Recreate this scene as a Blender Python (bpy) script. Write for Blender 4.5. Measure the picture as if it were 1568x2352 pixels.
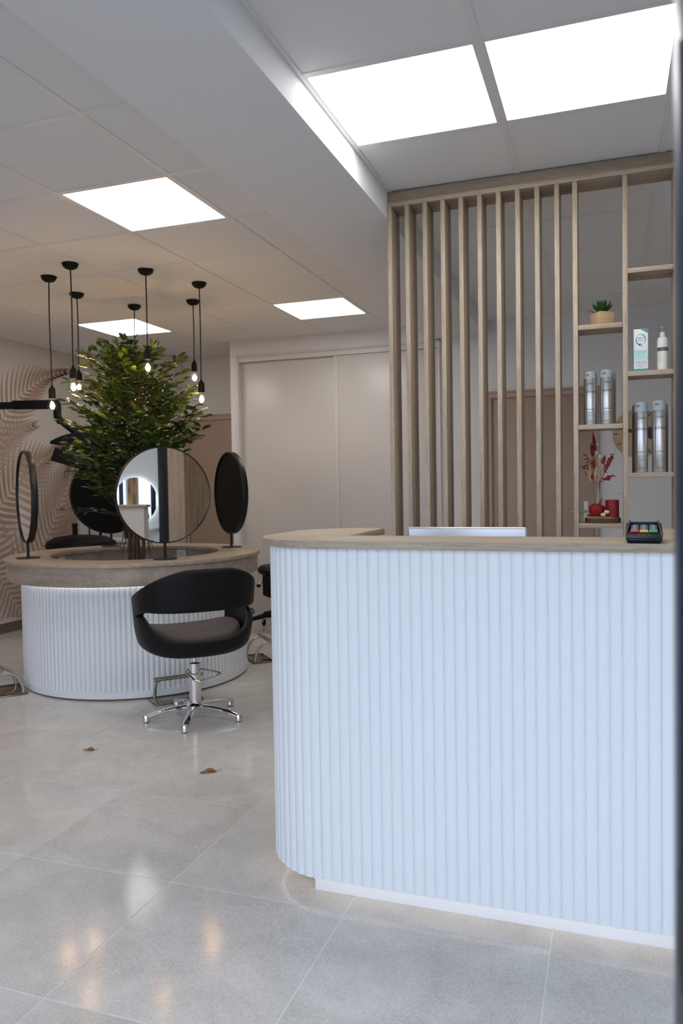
import bpy, bmesh, math, random
from mathutils import Vector, Matrix, Quaternion
PI = math.pi
random.seed(7)
for o in list(bpy.data.objects): bpy.data.objects.remove(o)
scene = bpy.context.scene
COL = scene.collection

# ------------------------------------------------------------------ camera
cam_d = bpy.data.cameras.new('camera'); cam = bpy.data.objects.new('camera', cam_d); COL.objects.link(cam)
_F = Vector((-0.329581, 0.943507, -0.034224))
_roll = -0.0163
_r0 = _F.cross(Vector((0, 0, 1))).normalized(); _u0 = _r0.cross(_F).normalized()
_R = _r0*math.cos(_roll) + _u0*math.sin(_roll); _U = _R.cross(_F).normalized()
cam.matrix_world = Matrix(((_R.x, _U.x, -_F.x, 0), (_R.y, _U.y, -_F.y, 0), (_R.z, _U.z, -_F.z, 1.287), (0, 0, 0, 1)))
cam_d.sensor_fit = 'VERTICAL'; cam_d.sensor_height = 36; cam_d.sensor_width = 24
cam_d.lens = 36*1771.49/2352
cam_d.clip_start = 0.05
cam_d.dof.use_dof = True; cam_d.dof.focus_distance = 3.1; cam_d.dof.aperture_fstop = 4.5
scene.camera = cam

# ------------------------------------------------------------------ sky, exposure
w = bpy.data.worlds.new('overcast_sky'); scene.world = w; w.use_nodes = True
bg = w.node_tree.nodes['Background']
bg.inputs[0].default_value = (0.68, 0.80, 1.0, 1); bg.inputs[1].default_value = 2.75
vs = scene.view_settings
vs.view_transform = 'Standard'; vs.look = 'None'; vs.gamma = 1; vs.use_curve_mapping = False
vs.exposure = 0.0
PANEL_L = 8.6      # ceiling LED panels
BULB_L = 260.0     # filaments
STRIP_L = 2.6      # LED strips

# ------------------------------------------------------------------ room numbers
H = 2.674; XL = -5.19; XR = 1.75; YF = 0.55; YB = 6.68; YN = 7.29
BX0, BX1, BZ = -1.485, -0.994, 2.55

# ------------------------------------------------------------------ materials
def nt(name):
    m = bpy.data.materials.new(name); m.use_nodes = True
    t = m.node_tree; return m, t, t.nodes['Principled BSDF']
def mat(name, col, rough=.5, metal=0, spec=None, bump=0, bscale=200, emit=None, es=0, coat=0, sheen=0, var=0, vscale=8):
    m, t, b = nt(name)
    b.inputs['Base Color'].default_value = (*col, 1); b.inputs['Roughness'].default_value = rough; b.inputs['Metallic'].default_value = metal
    if spec is not None: b.inputs['Specular IOR Level'].default_value = spec
    if coat: b.inputs['Coat Weight'].default_value = coat; b.inputs['Coat Roughness'].default_value = .1
    if sheen: b.inputs['Sheen Weight'].default_value = sheen
    if emit: b.inputs['Emission Color'].default_value = (*emit, 1); b.inputs['Emission Strength'].default_value = es
    tc = t.nodes.new('ShaderNodeNewGeometry')
    if var:
        n = t.nodes.new('ShaderNodeTexNoise'); n.inputs['Scale'].default_value = vscale; n.inputs['Detail'].default_value = 4
        t.links.new(tc.outputs['Position'], n.inputs['Vector'])
        r = t.nodes.new('ShaderNodeMix'); r.data_type = 'RGBA'
        r.inputs[6].default_value = (*[c*(1-var) for c in col], 1); r.inputs[7].default_value = (*[min(1, c*(1+var)) for c in col], 1)
        t.links.new(n.outputs['Fac'], r.inputs[0]); t.links.new(r.outputs[2], b.inputs['Base Color'])
    if bump:
        n = t.nodes.new('ShaderNodeTexNoise'); n.inputs['Scale'].default_value = bscale; n.inputs['Detail'].default_value = 3
        t.links.new(tc.outputs['Position'], n.inputs['Vector'])
        bp = t.nodes.new('ShaderNodeBump'); bp.inputs['Strength'].default_value = bump; bp.inputs['Distance'].default_value = .002
        t.links.new(n.outputs['Fac'], bp.inputs['Height']); t.links.new(bp.outputs['Normal'], b.inputs['Normal'])
    return m
def wood(name, axis, dark, light, rough=.5, sc=1.0):
    """oak: fine pores and broad figure stretched along axis (0 x, 1 y, 2 z)"""
    m, t, b = nt(name); L = t.links; N = t.nodes
    tc = N.new('ShaderNodeTexCoord'); oi = N.new('ShaderNodeObjectInfo')
    add = N.new('ShaderNodeVectorMath'); add.operation = 'ADD'
    sca = N.new('ShaderNodeVectorMath'); sca.operation = 'SCALE'; sca.inputs[0].default_value = (3.1, 5.7, 2.3)
    L.new(oi.outputs['Random'], sca.inputs['Scale']); L.new(tc.outputs['Object'], add.inputs[0]); L.new(sca.outputs[0], add.inputs[1])
    def noise(s, stretch, det):
        mp = N.new('ShaderNodeMapping'); v = [s*sc]*3; v[axis] = s*sc/stretch; mp.inputs['Scale'].default_value = v
        n = N.new('ShaderNodeTexNoise'); n.inputs['Scale'].default_value = 1; n.inputs['Detail'].default_value = det; n.inputs['Roughness'].default_value = .6
        L.new(add.outputs[0], mp.inputs['Vector']); L.new(mp.outputs[0], n.inputs['Vector']); return n
    fine = noise(420, 26, 3); broad = noise(26, 14, 3)
    mx = N.new('ShaderNodeMix'); mx.data_type = 'FLOAT'; mx.inputs[0].default_value = .45
    L.new(fine.outputs['Fac'], mx.inputs[2]); L.new(broad.outputs['Fac'], mx.inputs[3])
    cr = N.new('ShaderNodeValToRGB'); cr.color_ramp.elements[0].position = .36; cr.color_ramp.elements[1].position = .64
    cr.color_ramp.elements[0].color = (*dark, 1); cr.color_ramp.elements[1].color = (*light, 1)
    L.new(mx.outputs[0], cr.inputs[0]); L.new(cr.outputs[0], b.inputs['Base Color'])
    b.inputs['Roughness'].default_value = rough
    bp = N.new('ShaderNodeBump'); bp.inputs['Strength'].default_value = .12; bp.inputs['Distance'].default_value = .001
    L.new(fine.outputs['Fac'], bp.inputs['Height']); L.new(bp.outputs['Normal'], b.inputs['Normal'])
    return m
def emis(name, col, s):
    m = bpy.data.materials.new(name); m.use_nodes = True; t = m.node_tree
    t.nodes.remove(t.nodes['Principled BSDF']); e = t.nodes.new('ShaderNodeEmission')
    e.inputs[0].default_value = (*col, 1); e.inputs[1].default_value = s
    t.links.new(e.outputs[0], t.nodes['Material Output'].inputs[0]); return m
def pane(name, tint=(1, 1, 1), refl=1.0):
    m = bpy.data.materials.new(name); m.use_nodes = True; t = m.node_tree
    t.nodes.remove(t.nodes['Principled BSDF'])
    tr = t.nodes.new('ShaderNodeBsdfTransparent'); tr.inputs[0].default_value = (*tint, 1)
    gl = t.nodes.new('ShaderNodeBsdfGlossy'); gl.inputs['Roughness'].default_value = .02
    fr = t.nodes.new('ShaderNodeLayerWeight'); fr.inputs[0].default_value = .5
    pw = t.nodes.new('ShaderNodeMath'); pw.operation = 'POWER'; pw.inputs[1].default_value = 3.5
    mp = t.nodes.new('ShaderNodeMath'); mp.operation = 'MULTIPLY_ADD'; mp.inputs[1].default_value = .75*refl; mp.inputs[2].default_value = .04*refl
    mx = t.nodes.new('ShaderNodeMixShader')
    t.links.new(fr.outputs['Facing'], pw.inputs[0]); t.links.new(pw.outputs[0], mp.inputs[0]); t.links.new(mp.outputs[0], mx.inputs[0]); t.links.new(tr.outputs[0], mx.inputs[1]); t.links.new(gl.outputs[0], mx.inputs[2])
    t.links.new(mx.outputs[0], t.nodes['Material Output'].inputs[0]); return m
def floor_mat():
    m, t, b = nt('stone_tile'); L = t.links; N = t.nodes
    g = N.new('ShaderNodeNewGeometry'); oi = N.new('ShaderNodeObjectInfo')
    off = N.new('ShaderNodeVectorMath'); off.operation = 'SCALE'; off.inputs[0].default_value = (7, 3, 5); L.new(oi.outputs['Random'], off.inputs['Scale'])
    v = N.new('ShaderNodeVectorMath'); v.operation = 'ADD'; L.new(g.outputs['Position'], v.inputs[0]); L.new(off.outputs[0], v.inputs[1])
    def noise(s, d, r=.5, dist=0):
        n = N.new('ShaderNodeTexNoise'); n.inputs['Scale'].default_value = s; n.inputs['Detail'].default_value = d; n.inputs['Roughness'].default_value = r
        n.inputs['Distortion'].default_value = dist; L.new(v.outputs[0], n.inputs['Vector']); return n
    a = noise(4.5, 8, .65, .6); f = noise(170, 4, .7)
    cr = N.new('ShaderNodeValToRGB'); e = cr.color_ramp.elements
    e[0].position = .3; e[0].color = (.51, .478, .44, 1); e[1].position = .72; e[1].color = (.67, .637, .595, 1)
    L.new(a.outputs['Fac'], cr.inputs[0])
    mx = N.new('ShaderNodeMix'); mx.data_type = 'RGBA'; mx.blend_type = 'OVERLAY'; mx.inputs[0].default_value = .55
    L.new(cr.outputs[0], mx.inputs[6]); L.new(f.outputs['Fac'], mx.inputs[7])
    # thin pale veins
    vn = noise(1.6, 6, .6, 1.2); sb = N.new('ShaderNodeMath'); sb.operation = 'SUBTRACT'; sb.inputs[1].default_value = .5; L.new(vn.outputs['Fac'], sb.inputs[0])
    ab = N.new('ShaderNodeMath'); ab.operation = 'ABSOLUTE'; L.new(sb.outputs[0], ab.inputs[0])
    vr = N.new('ShaderNodeMapRange'); vr.inputs[1].default_value = 0; vr.inputs[2].default_value = .0035; vr.inputs[3].default_value = .16; vr.inputs[4].default_value = 0; L.new(ab.outputs[0], vr.inputs[0])
    mv = N.new('ShaderNodeMix'); mv.data_type = 'RGBA'; mv.inputs[7].default_value = (.75, .72, .68, 1); L.new(vr.outputs[0], mv.inputs[0]); L.new(mx.outputs[2], mv.inputs[6])
    L.new(mv.outputs[2], b.inputs['Base Color'])
    rr = N.new('ShaderNodeMapRange'); b.inputs['Specular IOR Level'].default_value = .13; rr.inputs[3].default_value = .08; rr.inputs[4].default_value = .16; L.new(f.outputs['Fac'], rr.inputs[0]); L.new(rr.outputs[0], b.inputs['Roughness'])
    bp = N.new('ShaderNodeBump'); bp.inputs['Strength'].default_value = .05; bp.inputs['Distance'].default_value = .001; L.new(f.outputs['Fac'], bp.inputs['Height']); L.new(bp.outputs['Normal'], b.inputs['Normal'])
    return m
def attr_mat(name, attr, rough=.7):
    m, t, b = nt(name); a = t.nodes.new('ShaderNodeVertexColor'); a.layer_name = attr
    t.links.new(a.outputs[0], b.inputs['Base Color']); b.inputs['Roughness'].default_value = rough; return m
def leaf_mat():
    m, t, b = nt('ficus_leaf'); L = t.links; N = t.nodes
    g = N.new('ShaderNodeNewGeometry'); n = N.new('ShaderNodeTexNoise'); n.inputs['Scale'].default_value = 14; n.inputs['Detail'].default_value = 2
    L.new(g.outputs['Position'], n.inputs['Vector'])
    cr = N.new('ShaderNodeValToRGB'); e = cr.color_ramp.elements
    e[0].position = .3; e[0].color = (.018, .05, .012, 1); e[1].position = .70; e[1].color = (.21, .27, .045, 1)
    k = e.new(.48); k.color = (.05, .105, .018, 1)
    L.new(n.outputs['Fac'], cr.inputs[0]); L.new(cr.outputs[0], b.inputs['Base Color'])
    b.inputs['Roughness'].default_value = .38
    b.inputs['Transmission Weight'].default_value = 0
    return m

OAK_D, OAK_L = (.30, .225, .155), (.52, .425, .325)
M = dict(
 wall=mat('painted_wall', (.66, .64, .61), .75, bump=.06, bscale=90),
 wall_white=mat('white_painted_wall', (.75, .75, .745), .7, bump=.05, bscale=90),
 beam=mat('painted_beam', (.84, .845, .86), .75, bump=.05, bscale=90),
 ctile=mat('ceiling_tile', (.83, .835, .84), .9, bump=.12, bscale=500, var=.02, vscale=300),
 cbar=mat('ceiling_bar', (.80, .80, .80), .45),
 cback=mat('ceiling_back', (.35, .35, .35), .9),
 grout=mat('pale_grout', (.86, .84, .81), .8),
 tile=floor_mat(),
 plinth_tile=mat('dark_skirting_tile', (.16, .135, .11), .35, var=.12, vscale=20),
 oak_x=wood('oak_x', 0, OAK_D, OAK_L), oak_y=wood('oak_y', 1, OAK_D, OAK_L), oak_z=wood('oak_z', 2, OAK_D, OAK_L),
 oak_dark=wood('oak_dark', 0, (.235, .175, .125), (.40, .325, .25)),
 apron=wood('weathered_oak', 0, (.29, .222, .175), (.50, .41, .34), sc=.55),
 white=mat('white_lacquer', (.83, .85, .87), .38, bump=.02, bscale=60),
 plinth=mat('white_plinth', (.85, .85, .86), .45),
 black=mat('satin_black_metal', (.008, .008, .009), .4, spec=.35),
 blackp=mat('black_plastic', (.005, .005, .006), .55, spec=.2),
 leather=mat('black_leather', (.005, .0055, .0065), .5, spec=.22, bump=.12, bscale=450),
 taupe=mat('taupe_upholstery', (.085, .07, .066), .75, bump=.2, bscale=500),
 chrome=mat('polished_chrome', (.78, .78, .8), .08, 1),
 steel=mat('brushed_steel', (.55, .54, .53), .28, 1),
 brownsteel=mat('tinted_floor_plate', (.30, .25, .21), .16, 1),
 mirror=mat('mirror_glass', (.9, .9, .9), .01, 1),
 closet=mat('cream_door_panel', (.66, .63, .595), .32, bump=.02, bscale=30),
 closet_tr=mat('cream_trim', (.69, .665, .635), .45),
 beige=mat('beige_door_paint', (.40, .29, .22), .42),
 beige_tr=mat('beige_trim_paint', (.44, .325, .25), .45),
 frame=mat('navy_black_aluminium', (.004, .012, .028), .4, spec=.25),
 glass=pane('window_glass'), bulb=pane('bulb_glass', (1, .97, .92), .8), vase=pane('vase_glass', (.97, .98, .98), 1.0), clearcap=pane('clear_cap', (.93, .94, .95), 1.0),
 panel=emis('led_panel', (1.0, .985, .96), PANEL_L), filament=emis('filament', (1.0, .60, .28), BULB_L), strip=emis('led_strip', (1.0, .86, .74), STRIP_L), stripw=emis('led_strip_white', (1.0, .9, .88), STRIP_L*2), halo=emis('mirror_halo', (.8, .95, 1.0), 5.0),
 cord=mat('black_cord', (.01, .01, .01), .7),
 bark=mat('ficus_bark', (.11, .065, .04), .8, bump=.5, bscale=120, var=.3, vscale=60), root=mat('dry_root', (.13, .075, .04), .85),
 leaf=leaf_mat(), mural=attr_mat('mural_print', 'print', .75),
 plate=mat('white_socket', (.74, .74, .75), .4), silver=mat('silver_plastic', (.62, .63, .66), .3, .6),
 can=mat('silver_can', (.62, .60, .58), .25, .9), cap=mat('grey_cap', (.37, .42, .45), .35), ink=mat('dark_ink', (.03, .03, .035), .5), inkg=mat('grey_ink', (.2, .2, .2), .5), candk=mat('dark_can', (.03, .03, .04), .35),
 paper=mat('white_card', (.80, .82, .82), .5), teal=mat('teal_print', (.03, .36, .31), .5), mint=mat('mint_print', (.52, .78, .75), .5),
 whitecan=mat('white_can', (.75, .75, .72), .3), band=mat('gunmetal_band', (.22, .20, .21), .25, .8), cream=mat('cream_print', (.65, .63, .48), .4),
 pine=wood('pine_z', 0, (.42, .27, .14), (.60, .43, .26), sc=.5), succ=mat('succulent_green', (.012, .07, .012), .4, var=.4, vscale=40),
 red=mat('red_petal', (.19, .006, .008), .6, var=.35, vscale=90), rose=mat('red_rose', (.30, .003, .006), .55), candle=mat('red_candle', (.21, .008, .014), .5, var=.15, vscale=60), straw=mat('dried_straw', (.50, .38, .22), .8), bud=mat('cream_bud', (.62, .52, .34), .8), barkedge=mat('bark_edge', (.09, .055, .035), .9, bump=1, bscale=120, var=.6, vscale=110),
 clock=mat('plywood_clock', (.52, .37, .23), .5, var=.1, vscale=25), deadleaf=mat('dead_leaf', (.30, .13, .04), .6, var=.3, vscale=60),
 keyg=mat('key_grey', (.10, .13, .16), .4), keyw=mat('key_marks', (.45, .5, .55), .5), kred=mat('key_red', (.65, .08, .07), .4), kyel=mat('key_yellow', (.80, .55, .06), .4), kgrn=mat('key_green', (.06, .42, .16), .4), tbody=mat('terminal_black', (.006, .009, .014), .4, spec=.25), tscreen=mat('terminal_screen', (.004, .004, .006), .1),
 pave=mat('pavement', (.30, .30, .30), .9, var=.15, vscale=3), navy=mat('navy_stripe', (.02, .03, .09), .5), greeng=mat('green_glass', (.02, .35, .12), .1), hair=None, wskin=None)

# ------------------------------------------------------------------ mesh helpers
class MB:
    def __init__(s): s.v = []; s.f = []
    def add(s, vs, fs):
        n = len(s.v); s.v += [tuple(p) for p in vs]; s.f += [[i+n for i in f] for f in fs]; return s
    def box(s, x0, x1, y0, y1, z0, z1, rot=0, c=None):
        v = [Vector((x, y, z)) for x in (x0, x1) for y in (y0, y1) for z in (z0, z1)]
        return s.add(v, [(0, 1, 3, 2), (4, 6, 7, 5), (0, 4, 5, 1), (2, 3, 7, 6), (0, 2, 6, 4), (1, 5, 7, 3)])
    def obox(s, c, ax, ay, az, hx, hy, hz):
        c = Vector(c); v = [c+ax*(i*hx)+ay*(j*hy)+az*(k*hz) for i in (-1, 1) for j in (-1, 1) for k in (-1, 1)]
        return s.add(v, [(0, 1, 3, 2), (4, 6, 7, 5), (0, 4, 5, 1), (2, 3, 7, 6), (0, 2, 6, 4), (1, 5, 7, 3)])
    def lathe(s, prof, n=32, c=(0, 0, 0), cap=True, a0=0, a1=2*PI, ax=None):
        full = abs(a1-a0-2*PI) < 1e-6; m = n if full else n+1; vs = []; fs = []
        Q = Matrix.Identity(3) if ax is None else Vector((0, 0, 1)).rotation_difference(Vector(ax)).to_matrix()
        for r, z in prof:
            for i in range(m):
                a = a0+(a1-a0)*i/n; p = Q @ Vector((r*math.cos(a), r*math.sin(a), z)); vs.append(p+Vector(c))
        for j in range(len(prof)-1):
            for i in range(n):
                k = (i+1) % m if full else i+1
                fs.append((j*m+i, j*m+k, (j+1)*m+k, (j+1)*m+i))
        if cap and full:
            if prof[0][0] > 1e-6: fs.append(tuple(range(m))[::-1])
            if prof[-1][0] > 1e-6: fs.append(tuple((len(prof)-1)*m+i for i in range(m)))
        return s.add(vs, fs)
    def ring(s, ri, ro, z0, z1, n=64, c=(0, 0, 0)):
        return s.lathe([(ri, z0), (ro, z0), (ro, z1), (ri, z1), (ri, z0)], n, c, cap=False)
    def tube(s, pts, r, n=8, cap=True):
        pts = [Vector(p) for p in pts]; rs = r if isinstance(r, (list, tuple)) else [r]*len(pts); vs = []; fs = []
        t = (pts[1]-pts[0]).normalized(); up = Vector((0, 0, 1)) if abs(t.z) < .9 else Vector((1, 0, 0))
        nn = t.cross(up).normalized()
        for i, p in enumerate(pts):
            t2 = ((pts[min(i+1, len(pts)-1)]-pts[max(i-1, 0)])).normalized()
            nn = (nn-t2*nn.dot(t2)).normalized(); b = t2.cross(nn)
            for k in range(n):
                a = 2*PI*k/n; vs.append(p+(nn*math.cos(a)+b*math.sin(a))*rs[i])
        for i in range(len(pts)-1):
            for k in range(n):
                fs.append((i*n+k, i*n+(k+1) % n, (i+1)*n+(k+1) % n, (i+1)*n+k))
        if cap: fs.append(tuple(range(n))[::-1]); fs.append(tuple((len(pts)-1)*n+k for k in range(n)))
        return s.add(vs, fs)
    def prism(s, poly, z0, z1):
        n = len(poly); v = [(x, y, z0) for x, y in poly]+[(x, y, z1) for x, y in poly]
        return s.add(v, [tuple(range(n))[::-1], tuple(range(n, 2*n))]+[(i, (i+1) % n, n+(i+1) % n, n+i) for i in range(n)])
    def ball(s, c, r, n=10, sc=(1, 1, 1)):
        c = Vector(c); vs = []; fs = []
        for j in range(n//2+1):
            th = PI*j/(n//2)
            for i in range(n):
                a = 2*PI*i/n; vs.append(c+Vector((math.sin(th)*math.cos(a)*sc[0], math.sin(th)*math.sin(a)*sc[1], math.cos(th)*sc[2]))*r)
        for j in range(n//2):
            for i in range(n): fs.append((j*n+i, (j+1)*n+i, (j+1)*n+(i+1) % n, j*n+(i+1) % n))
        return s.add(vs, fs)
    def mesh(s, name, m, bevel=0, smooth=40, seg=2):
        me = bpy.data.meshes.new(name); bm = bmesh.new()
        bv = [bm.verts.new(p) for p in s.v]
        for f in s.f:
            try: bm.faces.new([bv[i] for i in f])
            except ValueError: pass
        bmesh.ops.remove_doubles(bm, verts=bm.verts, dist=1e-6)
        bmesh.ops.recalc_face_normals(bm, faces=bm.faces)
        if bevel:
            ed = [e for e in bm.edges if len(e.link_faces) == 2 and e.calc_face_angle(0) > .6]
            bmesh.ops.bevel(bm, geom=ed, offset=bevel, segments=seg, affect='EDGES', profile=.5, clamp_overlap=True)
        bm.to_mesh(me); bm.free()
        if m is not None: me.materials.append(m)
        if smooth:
            for p in me.polygons: p.use_smooth = True
            me.set_sharp_from_angle(angle=math.radians(smooth))
        return me
    def build(s, name, m, parent=None, bevel=0, smooth=40, loc=None, seg=2):
        o = bpy.data.objects.new(name, s.mesh(name, m, bevel, smooth, seg)); COL.objects.link(o)
        if parent is not None: o.parent = parent
        if loc is not None: o.location = loc
        return o
def tag(o, label, cat, group=None, kind=None):
    o['label'] = label; o['category'] = cat
    if group: o['group'] = group
    if kind: o['kind'] = kind
    return o
def thing(name, label, cat, loc=(0, 0, 0), rz=0, group=None, kind=None):
    o = bpy.data.objects.new(name, None); COL.objects.link(o); o.location = loc; o.rotation_euler = (0, 0, rz); o.empty_display_size = .05
    return tag(o, label, cat, group, kind)
def struct(name, mb, m, label, cat, **k): return tag(mb.build(name, m, **k), label, cat, kind='structure')
def inst(name, me, parent, loc=(0, 0, 0), rz=0, mw=None):
    o = bpy.data.objects.new(name, me); COL.objects.link(o); o.parent = parent
    if mw is not None: o.matrix_basis = mw
    else: o.location = loc; o.rotation_euler = (0, 0, rz)
    return o
def copy_tree(o, parent=None):
    c = o.copy(); COL.objects.link(c); c.parent = parent
    for ch in list(o.children): copy_tree(ch, c)
    return c
def text_mb(s, size, align='CENTER', shear=0):
    cu = bpy.data.curves.new('t', 'FONT'); cu.body = s; cu.size = size; cu.align_x = align; cu.shear = shear; cu.resolution_u = 2
    o = bpy.data.objects.new('t', cu); me = bpy.data.meshes.new_from_object(o)
    mb = MB(); mb.v = [tuple(v.co) for v in me.vertices]; mb.f = [list(p.vertices) for p in me.polygons]
    bpy.data.objects.remove(o); bpy.data.meshes.remove(me); bpy.data.curves.remove(cu); return mb
def arc(cx, cy, r, a0, a1, n): return [(cx+r*math.cos(math.radians(a0+(a1-a0)*i/n)), cy+r*math.sin(math.radians(a0+(a1-a0)*i/n))) for i in range(n+1)]

# ================================================================== FLOOR
fl = struct('floor', MB().box(XL, XR, YF, YN, -.06, -.0016), M['grout'], 'grey stone-look tiled salon floor with pale joints', 'floor', smooth=0)
def tile_mesh(x0, x1, y0, y1):
    b = MB(); c = .0008; z = 0
    b.add([(x0, y0, -.01), (x1, y0, -.01), (x1, y1, -.01), (x0, y1, -.01), (x0, y0, z-c), (x1, y0, z-c), (x1, y1, z-c), (x0, y1, z-c), (x0+c, y0+c, z), (x1-c, y0+c, z), (x1-c, y1-c, z), (x0+c, y1-c, z)],
          [(8, 9, 10, 11)]+[(i, (i+1) % 4, 4+(i+1) % 4, 4+i) for i in range(4)]+[(4+i, 4+(i+1) % 4, 8+(i+1) % 4, 8+i) for i in range(4)])
    return b.mesh('floor_tile', M['tile'], smooth=0)
full_tile = tile_mesh(-.2983, .2983, -.2983, .2983)
gx, gy = -.763, 2.152
xs = [gx+.6*k for k in range(-12, 8)]; ys = [gy+.6*k for k in range(-6, 12)]
for x in xs:
    for y in ys:
        x0, x1, y0, y1 = max(x, XL), min(x+.6, XR), max(y, YF), min(y+.6, YN)
        if x1-x0 < .02 or y1-y0 < .02: continue
        if y0 > YB-.02 and not (x1 > -4.3 and x0 < -3.45): continue
        if x1-x0 > .599 and y1-y0 > .599: inst('floor_tile', full_tile, fl, (x+.3, y+.3, 0))
        else:
            cx_, cy_ = (x0+x1)/2, (y0+y1)/2
            inst('floor_tile', tile_mesh(x0-cx_+.0012, x1-cx_-.0012, y0-cy_+.0012, y1-cy_-.0012), fl, (cx_, cy_, 0))

# ================================================================== CEILING
ce = struct('ceiling', MB().box(XL, XR, YF, YN, H+.03, H+.09), M['cback'], 'suspended white tile ceiling', 'ceiling', smooth=0)
LIGHTS = []   # cells taken by LED panels
def ceiling_zone(x0, x1, ox, oy, lit):
    y0, y1 = YF, YN
    nx0 = math.floor((x0-ox)/.6); nx1 = math.ceil((x1-ox)/.6); ny0 = math.floor((y0-oy)/.6); ny1 = math.ceil((y1-oy)/.6)
    std = MB().box(-.294, .294, -.294, .294, H+.003, H+.018).mesh('ceiling_tile', M['ctile'], smooth=0)
    for i in range(nx0, nx1):
        for j in range(ny0, ny1):
            if (i, j) in lit: LIGHTS.append((ox+.6*i+.3, oy+.6*j+.3, lit[(i, j)])); continue
            a0, a1, b0, b1 = max(ox+.6*i, x0), min(ox+.6*i+.6, x1), max(oy+.6*j, y0), min(oy+.6*j+.6, y1)
            if a1-a0 < .02 or b1-b0 < .02: continue
            if a1-a0 > .599 and b1-b0 > .599: inst('ceiling_tile', std, ce, (ox+.6*i+.3, oy+.6*j+.3, 0))
            else: MB().box(a0+.006, a1-.006, b0+.006, b1-.006, H+.003, H+.018).build('ceiling_tile', M['ctile'], ce, smooth=0)
    for i in range(nx0, nx1+1):
        x = ox+.6*i
        if x0+.015 < x < x1-.015: MB().box(x-.012, x+.012, y0, y1, H-.0015, H+.004).build('ceiling_bar', M['cbar'], ce, smooth=0)
    for j in range(ny0, ny1+1):
        y = oy+.6*j
        if y0+.015 < y < y1-.015: MB().box(x0, x1, y-.0105, y+.0105, H-.0012, H+.0038).build('ceiling_bar', M['cbar'], ce, smooth=0)
    for x, sgn in ((x0, 1), (x1, -1)):
        MB().box(min(x, x+.018*sgn), max(x, x+.018*sgn), y0, y1, H-.002, H+.003).build('edge_angle', M['cbar'], ce, smooth=0)
ceiling_zone(XL, BX0, -1.845, 3.024, {(-1, 0): 'rectangular ceiling light panel above the armchair, left of the beam', (-1, 4): 'ceiling light panel in front of the sliding closet doors', (-4, 4): 'ceiling light panel behind the pendant lamps and tree', (-4, 0): 'ceiling light panel over the left wall side, nearest the mural'})
ceiling_zone(BX1, XR, -.388, 2.473, {(-1, 0): 'ceiling light panel beside the beam above the counter', (0, 0): 'ceiling light panel above the counter, right one of the pair'})
for x, y, lab in LIGHTS:
    t = thing('ceiling_light', lab, 'ceiling light', (x, y, H), group='recessed ceiling light panels')
    f = MB(); 
    for a0, a1, b0, b1 in ((-.288, .288, -.288, -.280), (-.288, .288, .280, .288), (-.288, -.280, -.280, .280), (.280, .288, -.280, .280)): f.box(a0, a1, b0, b1, -.0005, .02)
    f.build('frame', M['cbar'], t, smooth=0)
    MB().box(-.280, .280, -.280, .280, .003, .012).build('diffuser', M['panel'], t, smooth=0)
# beam
struct('trim_1', MB().box(BX0, BX1, YF, YB-.001, BZ, H+.02), M['beam'], 'white boxed ceiling beam running from front to back', 'beam', bevel=.003)

# ================================================================== WALLS
wl = struct('wall_left', MB().box(XL-.12, XL, YF, YN+.12, 0, H+.03), M['wall'], 'left wall papered with a beige palm leaf mural', 'wall', smooth=0)
struct('wall_left_return', MB().box(XL+.001, -4.31, 6.66, YN, 0, H+.029), M['wall'], 'projecting grey wall block behind the tree', 'wall', smooth=0)
struct('wall_right', MB().box(XR, XR+.12, YF, YB+.12, 0, H+.03), M['wall_white'], 'white side wall right of the counter', 'wall', smooth=0)
wb = MB(); CX0, CX1, CZ = -3.345, -1.42, 2.476
wb.box(-3.44, CX0, YB, YB+.14, 0, H+.03).box(CX0, CX1, YB, YB+.14, CZ, H+.03).box(CX1, XR+.12, YB, YB+.14, 0, H+.03)
struct('wall_back', wb, M['wall_white'], 'white back wall with the closet opening and the beige door', 'wall', smooth=0)
struct('wall_nook_back', MB().box(-4.32, -3.3, YN, YN+.12, 0, H+.03), M['wall'], 'grey wall at the back of the passage left of the closet', 'wall', smooth=0)
struct('wall_nook_right', MB().box(-3.44, -3.39, YB+.14, YN, 0, H+.03), M['wall_white'], 'closet side wall facing the passage', 'wall', smooth=0)
MB().box(CX0-.02, CX1+.02, YB+.6, YB+.62, 0, CZ+.05).build('closet_back', M['wall_white'], bpy.data.objects['wall_back'], smooth=0)
struct('baseboard_left', MB().box(XL, XL+.012, YF+.08, 6.66, 0, .09), M['plinth_tile'], 'dark stone skirting along the mural wall', 'skirting', bevel=.001)
struct('baseboard_back', MB().box(-.08, XR, YB-.012, YB, 0, .09), M['plinth_tile'], 'dark stone skirting along the back wall', 'skirting', bevel=.001)
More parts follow.
